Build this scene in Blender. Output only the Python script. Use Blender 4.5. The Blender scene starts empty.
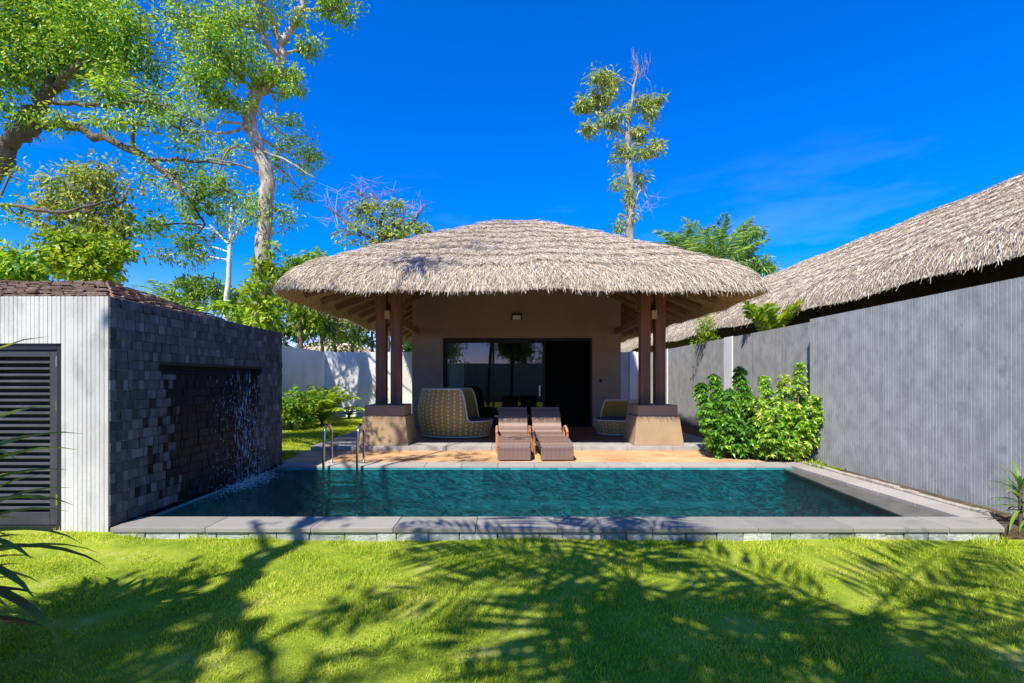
import bpy, math, random
import numpy as np
from mathutils import Vector, Matrix, noise as mnoise

random.seed(7)
RNG = np.random.default_rng(7)
SC = bpy.context.scene
COL = SC.collection
PI = math.pi
F = 483.6            # focal length in pixels of the 1024 wide frame
VX, VY, EYE = 506.0, 380.0, 1.4


def W(px, py, d):
    """world point seen at a pixel at depth d (metres)"""
    return np.array(((px - VX) * d / F, d, EYE - (py - VY) * d / F))


# ------------------------------------------------------------------ materials
def new_mat(name):
    m = bpy.data.materials.new(name)
    m.use_nodes = True
    nt = m.node_tree
    nt.nodes.clear()
    out = nt.nodes.new('ShaderNodeOutputMaterial')
    return m, nt, out


def nd(nt, t, **kw):
    n = nt.nodes.new(t)
    for k, v in kw.items():
        if hasattr(n, k) and k not in n.inputs:
            setattr(n, k, v)
        else:
            n.inputs[k].default_value = v
    return n


def rgba(c):
    return (c[0], c[1], c[2], 1.0)


def ramp(nt, fac, stops, interp='LINEAR'):
    r = nt.nodes.new('ShaderNodeValToRGB')
    r.color_ramp.interpolation = interp
    e = r.color_ramp.elements
    while len(e) > 1:
        e.remove(e[-1])
    e[0].position = stops[0][0]
    e[0].color = rgba(stops[0][1])
    for p, c in stops[1:]:
        x = e.new(p)
        x.color = rgba(c)
    nt.links.new(fac, r.inputs[0])
    return r


def mixc(nt, a, b, fac, mode='MIX'):
    m = nt.nodes.new('ShaderNodeMix')
    m.data_type = 'RGBA'
    m.blend_type = mode
    for s, v in ((6, a), (7, b)):
        if isinstance(v, (tuple, list)):
            m.inputs[s].default_value = rgba(v)
        else:
            nt.links.new(v, m.inputs[s])
    if isinstance(fac, (int, float)):
        m.inputs[0].default_value = fac
    else:
        nt.links.new(fac, m.inputs[0])
    return m.outputs[2]


def coords(nt, scale=(1, 1, 1), kind='Object', rot=(0, 0, 0)):
    tc = nt.nodes.new('ShaderNodeTexCoord')
    mp = nt.nodes.new('ShaderNodeMapping')
    mp.inputs['Scale'].default_value = scale
    mp.inputs['Rotation'].default_value = rot
    nt.links.new(tc.outputs[kind], mp.inputs[0])
    return mp.outputs[0]


def noise(nt, vec, scale, detail=4, rough=.6):
    n = nt.nodes.new('ShaderNodeTexNoise')
    n.inputs['Scale'].default_value = scale
    n.inputs['Detail'].default_value = detail
    n.inputs['Roughness'].default_value = rough
    nt.links.new(vec, n.inputs['Vector'])
    return n.outputs[0]


def math_n(nt, op, a, b=None):
    m = nt.nodes.new('ShaderNodeMath')
    m.operation = op
    for i, v in enumerate((a, b)):
        if v is None:
            continue
        if isinstance(v, (int, float)):
            m.inputs[i].default_value = v
        else:
            nt.links.new(v, m.inputs[i])
    return m.outputs[0]


def island(nt):
    g = nt.nodes.new('ShaderNodeNewGeometry')
    return g.outputs['Random Per Island']


def bumpn(nt, h, strength, dist=.02, normal=None):
    b = nt.nodes.new('ShaderNodeBump')
    b.inputs['Strength'].default_value = strength
    b.inputs['Distance'].default_value = dist
    nt.links.new(h, b.inputs['Height'])
    if normal is not None:
        nt.links.new(normal, b.inputs['Normal'])
    return b.outputs[0]


def mat(name, stops, scale=3.0, stretch=(1, 1, 1), rough=.8, bump=.3, bscale=40.0, bdist=.01,
        isl=None, isl_amt=.6, metallic=0.0, blotch=None, spec=.3):
    """general purpose surface: noise ramp colour, a per-piece tint, large blotches and fine bump"""
    m, nt, out = new_mat(name)
    v = coords(nt, stretch)
    c = ramp(nt, noise(nt, v, scale, 6), stops).outputs[0]
    if isl:
        ci = ramp(nt, island(nt), isl).outputs[0]
        c = mixc(nt, c, ci, isl_amt)
    if blotch:                       # (colour, scale, low, high)
        n2 = noise(nt, v, blotch[1], 5)
        f = ramp(nt, n2, [(blotch[2], (0, 0, 0)), (blotch[3], (1, 1, 1))]).outputs[0]
        c = mixc(nt, c, blotch[0], f)
    p = nd(nt, 'ShaderNodeBsdfPrincipled')
    p.inputs['Roughness'].default_value = rough
    p.inputs['Metallic'].default_value = metallic
    p.inputs['Specular IOR Level'].default_value = spec
    nt.links.new(c, p.inputs['Base Color'])
    if bump:
        v2 = coords(nt, stretch)
        nt.links.new(bumpn(nt, noise(nt, v2, bscale, 5), bump, bdist), p.inputs['Normal'])
    nt.links.new(p.outputs[0], out.inputs[0])
    return m


def leaf_mat(name, stops, trans=.4, rough=.45, clump=1.5):
    m, nt, out = new_mat(name)
    ri = island(nt)
    n = noise(nt, coords(nt), clump, 2)
    f = math_n(nt, 'ADD', math_n(nt, 'MULTIPLY', ri, .6), math_n(nt, 'SUBTRACT', n, .3))
    c = ramp(nt, f, stops).outputs[0]
    p = nd(nt, 'ShaderNodeBsdfPrincipled')
    p.inputs['Roughness'].default_value = rough
    p.inputs['Specular IOR Level'].default_value = .35
    nt.links.new(c, p.inputs['Base Color'])
    t = nt.nodes.new('ShaderNodeBsdfTranslucent')
    nt.links.new(mixc(nt, c, (1.25, 1.15, .5), 1.0, 'MULTIPLY'), t.inputs[0])
    x = nt.nodes.new('ShaderNodeMixShader')
    x.inputs[0].default_value = trans
    nt.links.new(p.outputs[0], x.inputs[1])
    nt.links.new(t.outputs[0], x.inputs[2])
    nt.links.new(x.outputs[0], out.inputs[0])
    return m


M = {}
# lit tropical foliage
M['leaf_bright'] = leaf_mat('leaf_bright', [(0, (.035, .14, .02)), (.35, (.14, .34, .03)), (.8, (.50, .64, .05))])
M['leaf_mid'] = leaf_mat('leaf_mid', [(0, (.035, .11, .02)), (.45, (.11, .24, .03)), (.85, (.36, .46, .045))])
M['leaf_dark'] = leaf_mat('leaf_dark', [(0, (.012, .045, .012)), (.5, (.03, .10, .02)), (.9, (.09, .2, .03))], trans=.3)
M['leaf_olive'] = leaf_mat('leaf_olive', [(0, (.11, .17, .045)), (.45, (.27, .36, .085)), (.85, (.52, .57, .16))])
M['leaf_vine'] = leaf_mat('leaf_vine', [(0, (.09, .17, .025)), (.4, (.24, .34, .05)), (.7, (.46, .48, .10)), (.9, (.52, .40, .21))])
M['leaf_yellow'] = leaf_mat('leaf_yellow', [(0, (.06, .15, .01)), (.35, (.17, .32, .015)), (.75, (.46, .55, .035))])
M['leaf_fan'] = leaf_mat('leaf_fan', [(0, (.06, .17, .045)), (.45, (.18, .37, .09)), (.85, (.42, .60, .16))])
M['leaf_schefflera'] = leaf_mat('leaf_schefflera', [(0, (.05, .16, .018)), (.35, (.14, .34, .025)), (.62, (.36, .55, .04)), (.9, (.75, .78, .16))], clump=2.2, rough=.35)
M['leaf_schef_dark'] = leaf_mat('leaf_schef_dark', [(0, (.018, .085, .015)), (.4, (.07, .23, .025)), (.75, (.26, .48, .04))], clump=2.2, rough=.3)
M['leaf_cordyline'] = leaf_mat('leaf_cordyline', [(0, (.20, .06, .035)), (.25, (.09, .17, .025)), (.5, (.14, .25, .03)), (.72, (.38, .40, .09)), (.92, (.42, .15, .08))], clump=3)
M['twig_purple'] = mat('twig_purple', [(.3, (.22, .17, .2)), (.7, (.36, .3, .34))], bump=0)
M['bark_pale'] = mat('bark_pale', [(.3, (.16, .12, .09)), (.5, (.36, .30, .24)), (.7, (.54, .48, .41))], scale=5, stretch=(1, 1, .35), bump=.6, bscale=22, bdist=.04)
M['bark_grey'] = mat('bark_grey', [(.3, (.14, .115, .09)), (.5, (.28, .25, .21)), (.7, (.44, .41, .36))], scale=3, stretch=(1, 1, .4), bump=.6, bscale=14, bdist=.05)
M['bark_white'] = mat('bark_white', [(.3, (.45, .45, .42)), (.7, (.72, .72, .70))], scale=6, stretch=(1, 1, .4), bump=.4, bscale=20)
M['bark_brown'] = mat('bark_brown', [(.3, (.055, .04, .03)), (.55, (.13, .10, .075)), (.75, (.27, .22, .17))], scale=4, stretch=(1, 1, .35), bump=.6, bscale=22, bdist=.04)
M['grass'] = leaf_mat('grass', [(0, (.10, .19, .010)), (.3, (.27, .40, .018)), (.6, (.52, .62, .035)), (.85, (.74, .70, .14))], trans=.5, rough=.6, clump=1.1)
M['lawn'] = mat('lawn_soil', [(.3, (.12, .18, .015)), (.55, (.26, .32, .03)), (.75, (.42, .37, .12))], scale=2.5, bump=.6, bscale=60, bdist=.02, rough=1, spec=.05)
M['soil'] = mat('soil', [(.3, (.20, .12, .06)), (.7, (.42, .27, .14))], scale=4, bump=.8, bscale=30, bdist=.03, rough=1, spec=.05)
M['earth_dark'] = mat('earth_dark', [(.3, (.06, .045, .03)), (.7, (.15, .11, .07))], scale=6, bump=.8, bscale=30, bdist=.03, rough=1, spec=.05)
M['coping'] = mat('coping_stone', [(.25, (.18, .172, .155)), (.75, (.28, .265, .235))], scale=5, bump=.25, bscale=90, isl=[(0, (.185, .17, .14)), (.5, (.26, .24, .198)), (1, (.35, .315, .255))], isl_amt=.6, blotch=((.16, .16, .15), 2.3, .58, .8))
M['coping_back'] = mat('coping_back_stone', [(.25, (.26, .235, .20)), (.75, (.40, .36, .31))], scale=6, bump=.25, bscale=90, isl=[(0, (.24, .22, .19)), (1, (.42, .38, .33))], isl_amt=.5, blotch=((.19, .18, .16), 3, .55, .8))
M['kerb'] = mat('kerb_stone', [(.25, (.27, .24, .19)), (.75, (.42, .37, .30))], scale=7, bump=.4, bscale=60, blotch=((.14, .13, .10), 5, .58, .72))
M['riser'] = mat('riser_stone', [(.3, (.30, .32, .29)), (.7, (.52, .54, .50))], scale=9, bump=.8, bscale=40, bdist=.02, isl=[(0, (.12, .14, .12)), (.5, (.32, .34, .30)), (1, (.58, .58, .51))], isl_amt=.6, blotch=((.12, .14, .08), 4, .55, .75))
M['shelf'] = mat('wet_shelf_stone', [(.3, (.07, .065, .055)), (.7, (.14, .125, .105))], scale=6, bump=.2, bscale=60, rough=.35)
M['tile'] = mat('slate_tile', [(.3, (.028, .034, .042)), (.7, (.125, .14, .155))], scale=9, bump=.5, bscale=35, bdist=.012, rough=.55,
                isl=[(0, (.026, .032, .038)), (.45, (.07, .081, .09)), (.85, (.12, .134, .142)), (1, (.22, .23, .23))], isl_amt=.6)
M['tile_wet'] = mat('wet_slate_tile', [(.3, (.006, .008, .011)), (.7, (.022, .026, .032))], scale=6, bump=.5, bscale=35, bdist=.012, rough=.3,
                    isl=[(0, (.004, .005, .006)), (.6, (.012, .014, .016)), (1, (.034, .037, .040))], isl_amt=.5, spec=.12)
M['grout'] = mat('dark_grout', [(.3, (.02, .022, .026)), (.7, (.045, .05, .055))], scale=8)
M['render_white'] = mat('white_render', [(.25, (.36, .35, .33)), (.5, (.52, .505, .475)), (.75, (.62, .605, .57))], scale=1.6, stretch=(1, 1, .6), bump=.35, bscale=50, blotch=((.26, .26, .255), 2.0, .52, .70))
M['render_grey'] = mat('grey_render', [(.25, (.26, .262, .255)), (.5, (.345, .345, .335)), (.75, (.43, .43, .415))], scale=4.5, stretch=(1, 1, .8), bump=.4, bscale=45, blotch=((.25, .252, .247), 6.0, .54, .74))
M['render_pale'] = mat('pale_render', [(.25, (.52, .51, .48)), (.5, (.68, .665, .63)), (.75, (.77, .755, .72))], scale=1.2, stretch=(1, 1, .5), bump=.3, bscale=40, blotch=((.42, .37, .29), 1.0, .6, .85))
M['white_paint'] = mat('white_paint', [(.3, (.72, .72, .71)), (.7, (.82, .82, .81))], bump=.1)
M['villa_wall'] = mat('taupe_render', [(.3, (.33, .235, .155)), (.7, (.39, .285, .195))], scale=2, bump=.15, bscale=60)
M['pillar'] = mat('tan_render', [(.3, (.32, .226, .125)), (.7, (.38, .272, .158))], scale=2.5, bump=.25, bscale=50, blotch=((.27, .20, .15), 2.2, .6, .85))
M['pillar_cap'] = mat('brown_cap', [(.3, (.31, .215, .14)), (.7, (.37, .265, .18))], scale=3, bump=.2)
M['wood_red'] = mat('red_brown_timber', [(.3, (.16, .062, .034)), (.7, (.31, .135, .075))], scale=9, stretch=(1, 1, .08), bump=.3, bscale=30, rough=.55)
M['wood_rafter'] = mat('rafter_timber', [(.3, (.22, .105, .05)), (.7, (.36, .20, .10))], scale=5, bump=.2, rough=.7)
M['wood_lit'] = mat('lit_timber', [(.3, (.42, .28, .15)), (.7, (.58, .42, .26))], scale=6, bump=.2, rough=.7)  # rafter timber made paler: light on the tie beam ends put into colour
M['wood_dark'] = mat('dark_timber', [(.3, (.035, .02, .013)), (.7, (.075, .045, .03))], scale=6, bump=.2, rough=.7)
M['thatch'] = mat('thatch_bed', [(.3, (.20, .15, .11)), (.7, (.42, .33, .25))], scale=14, bump=.8, bscale=60, bdist=.03, rough=1, spec=.1)
M['straw'] = mat('thatch_straw', [(.3, (.43, .345, .25)), (.7, (.58, .485, .365))], scale=1.2, bump=0, rough=.9, spec=.15,
                 isl=[(0, (.10, .07, .045)), (.22, (.30, .225, .15)), (.5, (.56, .465, .335)), (.8, (.76, .665, .51)), (1, (.88, .81, .67))], isl_amt=.75)
M['straw_under'] = mat('thatch_underside', [(.3, (.52, .31, .14)), (.7, (.76, .51, .27))], scale=8, stretch=(1, 1, 1), bump=.7, bscale=60, bdist=.02, rough=.9, spec=.1)
M['shingle'] = mat('old_shingle', [(.3, (.17, .11, .08)), (.7, (.34, .24, .18))], scale=5, stretch=(1, .5, 1), bump=.8, bscale=40, bdist=.03, rough=.95, spec=.1,
                   isl=[(0, (.16, .10, .075)), (.6, (.30, .21, .155)), (1, (.42, .32, .25))], isl_amt=.6)
M['black_metal'] = mat('black_metal', [(.3, (.012, .012, .014)), (.7, (.022, .022, .026))], bump=.05, rough=.45)
M['louvre'] = mat('louvre_paint', [(.3, (.028, .030, .036)), (.7, (.050, .052, .062))], bump=.1, rough=.5, blotch=((.09, .095, .10), 3, .6, .8))
M['steel'] = mat('stainless_steel', [(.3, (.62, .60, .57)), (.7, (.75, .74, .72))], bump=0, rough=.18, metallic=1)
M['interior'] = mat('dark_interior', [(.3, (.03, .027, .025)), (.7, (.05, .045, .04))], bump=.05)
M['floor_in'] = mat('patio_tile', [(.3, (.22, .095, .05)), (.7, (.32, .145, .08))], scale=4, bump=.1, rough=.4)
M['patio_edge'] = mat('patio_edge', [(.3, (.27, .255, .23)), (.7, (.40, .38, .345))], scale=5, bump=.3, blotch=((.2, .19, .17), 3, .55, .8))
M['slab_grey'] = mat('grey_slab', [(.3, (.14, .145, .155)), (.7, (.20, .205, .215))], scale=5, bump=.2)
M['curtain'] = mat('curtain_cloth', [(.3, (.76, .75, .72)), (.7, (.84, .83, .80))], scale=3, bump=.1)
M['cushion'] = mat('charcoal_cushion', [(.3, (.06, .065, .085)), (.7, (.10, .105, .13))], scale=10, bump=.3, bscale=200)
M['white_cord'] = mat('white_cord', [(.3, (.68, .66, .58)), (.7, (.80, .78, .70))], bump=0, rough=.5)
M['foam'] = mat('white_water', [(.3, (.75, .8, .82)), (.7, (.9, .93, .95))], bump=.0, rough=.25, spec=.5)
M['pool_tile'] = None


def deck_mat():
    m, nt, out = new_mat('terracotta_deck')
    v = coords(nt)
    b = nt.nodes.new('ShaderNodeTexBrick')
    b.inputs['Scale'].default_value = 1.0
    b.inputs['Brick Width'].default_value = .30
    b.inputs['Row Height'].default_value = .15
    b.inputs['Mortar Size'].default_value = .006
    b.inputs['Color1'].default_value = rgba((.46, .225, .085))
    b.inputs['Color2'].default_value = rgba((.56, .31, .13))
    b.inputs['Mortar'].default_value = rgba((.30, .18, .09))
    nt.links.new(v, b.inputs['Vector'])
    f = ramp(nt, noise(nt, v, 1.7, 6), [(.4, (0, 0, 0)), (.75, (1, 1, 1))]).outputs[0]
    c = mixc(nt, b.outputs[0], (.62, .42, .22), f)
    p = nd(nt, 'ShaderNodeBsdfPrincipled')
    p.inputs['Roughness'].default_value = .75
    nt.links.new(c, p.inputs['Base Color'])
    n1 = bumpn(nt, b.outputs[1], -.4, .006)
    nt.links.new(bumpn(nt, noise(nt, v, 60, 4), .3, .008, n1), p.inputs['Normal'])
    nt.links.new(p.outputs[0], out.inputs[0])
    return m


def pool_mat():
    m, nt, out = new_mat('pool_mosaic')
    v = coords(nt)
    b = nt.nodes.new('ShaderNodeTexVoronoi')
    b.inputs['Scale'].default_value = 6.5
    b.distance = 'CHEBYCHEV'
    b.inputs['Randomness'].default_value = .12
    nt.links.new(v, b.inputs['Vector'])
    c = ramp(nt, b.outputs['Color'], [(0, (.01, .15, .175)), (.5, (.025, .25, .27)), (1, (.07, .38, .39))]).outputs[0]
    p = nd(nt, 'ShaderNodeBsdfPrincipled')
    p.inputs['Roughness'].default_value = .6
    nt.links.new(c, p.inputs['Base Color'])
    nt.links.new(p.outputs[0], out.inputs[0])
    return m


def water_mat():
    m, nt, out = new_mat('pool_water')
    v = coords(nt, (1.0, 1.35, 1))
    n1 = noise(nt, v, 7.5, 3, .6)
    n2 = noise(nt, v, 21, 2, .5)
    n0 = noise(nt, v, 2.2, 2, .5)
    h = math_n(nt, 'ADD', math_n(nt, 'ADD', n1, math_n(nt, 'MULTIPLY', n2, .4)), math_n(nt, 'MULTIPLY', n0, .5))
    nb = bumpn(nt, h, 1.0, .23)
    g = nt.nodes.new('ShaderNodeBsdfGlossy')
    g.inputs['Roughness'].default_value = .03
    nt.links.new(nb, g.inputs['Normal'])
    t = nt.nodes.new('ShaderNodeBsdfTransparent')
    t.inputs[0].default_value = rgba((.20, .60, .64))
    fr = nt.nodes.new('ShaderNodeFresnel')
    fr.inputs[0].default_value = 1.33
    nt.links.new(nb, fr.inputs['Normal'])
    x = nt.nodes.new('ShaderNodeMixShader')
    nt.links.new(fr.outputs[0], x.inputs[0])
    nt.links.new(t.outputs[0], x.inputs[1])
    nt.links.new(g.outputs[0], x.inputs[2])
    nt.links.new(x.outputs[0], out.inputs[0])
    return m


def glass_mat():
    m, nt, out = new_mat('window_glass')
    g = nt.nodes.new('ShaderNodeBsdfGlossy')
    g.inputs['Roughness'].default_value = .01
    t = nt.nodes.new('ShaderNodeBsdfTransparent')
    t.inputs[0].default_value = rgba((.80, .85, .84))
    fr = nt.nodes.new('ShaderNodeFresnel')
    fr.inputs[0].default_value = 1.6
    x = nt.nodes.new('ShaderNodeMixShader')
    nt.links.new(fr.outputs[0], x.inputs[0])
    nt.links.new(t.outputs[0], x.inputs[1])
    nt.links.new(g.outputs[0], x.inputs[2])
    nt.links.new(x.outputs[0], out.inputs[0])
    return m


def wicker_mat(name, ca, cb, su=60, sv=60):
    m, nt, out = new_mat(name)
    v = coords(nt, kind='UV')
    w1 = nt.nodes.new('ShaderNodeTexChecker')
    w1.inputs['Scale'].default_value = 1
    mp = nt.nodes.new('ShaderNodeMapping')
    mp.inputs['Scale'].default_value = (su, sv, 1)
    nt.links.new(v, mp.inputs[0])
    nt.links.new(mp.outputs[0], w1.inputs['Vector'])
    w1.inputs['Color1'].default_value = rgba(ca)
    w1.inputs['Color2'].default_value = rgba(cb)
    n = noise(nt, coords(nt), 5, 3)
    c = mixc(nt, w1.outputs[0], mixc(nt, ca, cb, .5), n)
    p = nd(nt, 'ShaderNodeBsdfPrincipled')
    p.inputs['Roughness'].default_value = .5
    nt.links.new(c, p.inputs['Base Color'])
    nt.links.new(bumpn(nt, w1.outputs[1], .6, .006), p.inputs['Normal'])
    nt.links.new(p.outputs[0], out.inputs[0])
    return m


def rattan_mat():
    m, nt, out = new_mat('striped_rattan')
    v = coords(nt)
    sp = nt.nodes.new('ShaderNodeSeparateXYZ')
    nt.links.new(v, sp.inputs[0])
    # uneven bands of strand colour along the lounger, strands across it
    cb = nt.nodes.new('ShaderNodeCombineXYZ')
    nt.links.new(sp.outputs[1], cb.inputs[0])
    band = noise(nt, cb.outputs[0], 14, 2)
    c = ramp(nt, band, [(.3, (.085, .045, .03)), (.45, (.18, .108, .078)), (.55, (.30, .20, .15)), (.7, (.48, .35, .27))]).outputs[0]
    wv = nt.nodes.new('ShaderNodeTexWave')
    wv.bands_direction = 'X'
    wv.inputs['Scale'].default_value = 14
    nt.links.new(v, wv.inputs['Vector'])
    c = mixc(nt, c, mixc(nt, c, (.45, .42, .45), 1.0, 'MULTIPLY'), math_n(nt, 'MULTIPLY', wv.outputs[1], .7))
    p = nd(nt, 'ShaderNodeBsdfPrincipled')
    p.inputs['Roughness'].default_value = .5
    nt.links.new(c, p.inputs['Base Color'])
    nt.links.new(bumpn(nt, wv.outputs[1], .6, .008), p.inputs['Normal'])
    nt.links.new(p.outputs[0], out.inputs[0])
    return m


M['deck'] = deck_mat()
M['pool_tile'] = pool_mat()
M['water'] = water_mat()
M['glass'] = glass_mat()
M['wicker'] = wicker_mat('golden_wicker', (.44, .23, .03), (.80, .46, .07), 1, 1)
M['rattan'] = rattan_mat()


# ------------------------------------------------------------------ mesh helpers
def mesh_np(name, V, tris_or_quads):
    me = bpy.data.meshes.new(name)
    V = np.asarray(V, dtype=np.float32)
    A = np.asarray(tris_or_quads, dtype=np.int32)
    n, k = A.shape
    me.vertices.add(len(V))
    me.vertices.foreach_set('co', V.ravel())
    me.loops.add(n * k)
    me.loops.foreach_set('vertex_index', A.ravel())
    me.polygons.add(n)
    me.polygons.foreach_set('loop_start', np.arange(n, dtype=np.int32) * k)
    me.update(calc_edges=True)
    return me


def origin(o):
    v = Vector((0, 0, 0))
    while o is not None:
        v += o.location
        o = o.parent
    return v


def link(name, me, material, parent=None, smooth=False):
    o = bpy.data.objects.new(name, me)
    COL.objects.link(o)
    if material is not None:
        me.materials.append(material)
    if parent is not None:
        o.parent = parent
    if smooth:
        me.polygons.foreach_set('use_smooth', [True] * len(me.polygons))
    return o


def shift(V, parent):
    V = np.asarray(V, dtype=float)
    if parent is not None:
        V = V - np.array(origin(parent))
    return V


def obj_np(name, V, A, material, parent=None, smooth=False):
    return link(name, mesh_np(name, shift(V, parent), A), material, parent, smooth)


class MB:
    def __init__(self):
        self.v = []
        self.f = []

    def add(self, vs, fs):
        k = len(self.v)
        self.v += [tuple(map(float, p)) for p in vs]
        self.f += [tuple(i + k for i in f) for f in fs]
        return self

    def box(self, x0, x1, y0, y1, z0, z1):
        vs = [(x, y, z) for z in (z0, z1) for y in (y0, y1) for x in (x0, x1)]
        return self.add(vs, [(0, 2, 3, 1), (4, 5, 7, 6), (0, 1, 5, 4), (2, 6, 7, 3), (0, 4, 6, 2), (1, 3, 7, 5)])

    def bar(self, a, b, w, h, up=(0, 0, 1)):
        a, b = Vector(a), Vector(b)
        d = (b - a).normalized()
        s = d.cross(Vector(up)).normalized()
        u = s.cross(d)
        vs = []
        for p in (a, b):
            for q, r in ((-1, -1), (1, -1), (1, 1), (-1, 1)):
                vs.append(p + s * q * w / 2 + u * r * h / 2)
        return self.add(vs, [(3, 2, 1, 0), (4, 5, 6, 7), (0, 1, 5, 4), (1, 2, 6, 5), (2, 3, 7, 6), (3, 0, 4, 7)])

    def frustum(self, cx, cy, w0, d0, z0, w1, d1, z1):
        vs = []
        for w, d, z in ((w0, d0, z0), (w1, d1, z1)):
            vs += [(cx - w / 2, cy - d / 2, z), (cx + w / 2, cy - d / 2, z), (cx + w / 2, cy + d / 2, z), (cx - w / 2, cy + d / 2, z)]
        return self.add(vs, [(3, 2, 1, 0), (4, 5, 6, 7), (0, 1, 5, 4), (1, 2, 6, 5), (2, 3, 7, 6), (3, 0, 4, 7)])

    def prism_y(self, poly, y0, y1):
        """polygon in x,z (counter-clockwise seen from -y) extruded in y"""
        n = len(poly)
        vs = [(x, y0, z) for x, z in poly] + [(x, y1, z) for x, z in poly]
        fs = [tuple(range(n)), tuple(range(2 * n - 1, n - 1, -1))]
        fs += [((i + 1) % n, i, i + n, (i + 1) % n + n) for i in range(n)]
        return self.add(vs, fs)

    def prism_z(self, poly, z0, z1):
        n = len(poly)
        vs = [(x, y, z0) for x, y in poly] + [(x, y, z1) for x, y in poly]
        fs = [tuple(range(n - 1, -1, -1)), tuple(range(n, 2 * n))]
        fs += [(i, (i + 1) % n, (i + 1) % n + n, i + n) for i in range(n)]
        return self.add(vs, fs)

    def tube(self, pts, radii, n=8, cap=True):
        pts = [Vector(p) for p in pts]
        m = len(pts)
        if isinstance(radii, (int, float)):
            radii = [radii] * m
        t0 = (pts[1] - pts[0]).normalized()
        ref = Vector((0, 0, 1)) if abs(t0.z) < .9 else Vector((1, 0, 0))
        s = t0.cross(ref).normalized()
        vs = []
        for i, p in enumerate(pts):
            t = (pts[min(i + 1, m - 1)] - pts[max(i - 1, 0)]).normalized()
            s = (s - t * s.dot(t)).normalized()
            u = t.cross(s)
            for j in range(n):
                a = 2 * PI * j / n
                vs.append(p + (s * math.cos(a) + u * math.sin(a)) * radii[i])
        fs = []
        for i in range(m - 1):
            for j in range(n):
                k = (j + 1) % n
                fs.append((i * n + j, i * n + k, (i + 1) * n + k, (i + 1) * n + j))
        if cap:
            fs.append(tuple(range(n - 1, -1, -1)))
            fs.append(tuple((m - 1) * n + j for j in range(n)))
        return self.add(vs, fs)

    def build(self, name, material, parent=None, smooth=False, bevel=0):
        me = bpy.data.meshes.new(name)
        V = shift(self.v, parent)
        me.from_pydata([tuple(p) for p in V], [], self.f)
        me.update()
        o = link(name, me, material, parent, smooth)
        if bevel:
            b = o.modifiers.new('bevel', 'BEVEL')
            b.width = bevel
            b.segments = 2
            b.limit_method = 'ANGLE'
        return o


def tag(o, label=None, cat=None, group=None, kind=None):
    if label:
        o['label'] = label
    if cat:
        o['category'] = cat
    if group:
        o['group'] = group
    if kind:
        o['kind'] = kind
    return o


def empty(name, loc, label, cat, group=None):
    o = bpy.data.objects.new(name, None)
    o.empty_display_size = .2
    COL.objects.link(o)
    o.location = loc
    tag(o, label, cat, group)
    return o


def catmull(P, sub=6):
    """P: (n,k) control points -> smooth polyline"""
    P = np.asarray(P, float)
    if len(P) < 3:
        t = np.linspace(0, 1, sub + 1)[:, None]
        return P[0] * (1 - t) + P[-1] * t
    Q = np.vstack([2 * P[0] - P[1], P, 2 * P[-1] - P[-2]])
    out = []
    for i in range(1, len(Q) - 2):
        p0, p1, p2, p3 = Q[i - 1], Q[i], Q[i + 1], Q[i + 2]
        for t in np.linspace(0, 1, sub, endpoint=False):
            out.append(.5 * (2 * p1 + (p2 - p0) * t + (2 * p0 - 5 * p1 + 4 * p2 - p3) * t * t + (3 * p1 - p0 - 3 * p2 + p3) * t ** 3))
    out.append(Q[-2])
    return np.array(out)


def unit(A):
    return A / np.maximum(np.linalg.norm(A, axis=-1, keepdims=True), 1e-9)


def leaf_geo(rng, C, D, L, Wd, fold=.22):
    n = len(C)
    D = unit(D)
    s = unit(np.cross(D, unit(rng.normal(size=(n, 3)) + np.array([0, 0, 1.2]))))
    up = np.cross(s, D)
    L = np.broadcast_to(L, n)[:, None]
    Wd = np.broadcast_to(Wd, n)[:, None]
    mid = C + D * L * .42
    V = np.stack([C, mid - s * Wd / 2 + up * fold * Wd, C + D * L - up * L * .08, mid + s * Wd / 2 + up * fold * Wd], 1).reshape(-1, 3)
    b = np.arange(n)[:, None] * 4
    A = np.concatenate([b + np.array([0, 1, 2]), b + np.array([0, 2, 3])], 0)
    return V, A


def join_geo(parts):
    Vs, As, k = [], [], 0
    for V, A in parts:
        Vs.append(V)
        As.append(A + k)
        k += len(V)
    return np.concatenate(Vs), np.concatenate(As)


def clump_leaves(rng, c, rad, n, leaf, droop=.35, sig=.26, nsub=None):
    rad = np.asarray(rad, float)
    nsub = nsub or max(4, n // 45)
    d = unit(rng.normal(size=(nsub, 3)))
    r = rng.random((nsub, 1)) ** .45
    sub = d * r * rad
    pick = rng.integers(0, nsub, n)
    P = sub[pick] + rng.normal(size=(n, 3)) * rad * sig * rng.uniform(.5, 1.1, (nsub, 1))[pick]
    D = unit(P - sub[pick] + 1e-4) * .8 + unit(rng.normal(size=(n, 3))) * .7 + np.array([0, 0, -droop])
    L = leaf[0] * rng.uniform(.6, 1.25, n)
    V, A = leaf_geo(rng, P + c, D, L, leaf[1] * L / leaf[0])
    return V, A, sub + c


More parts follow.
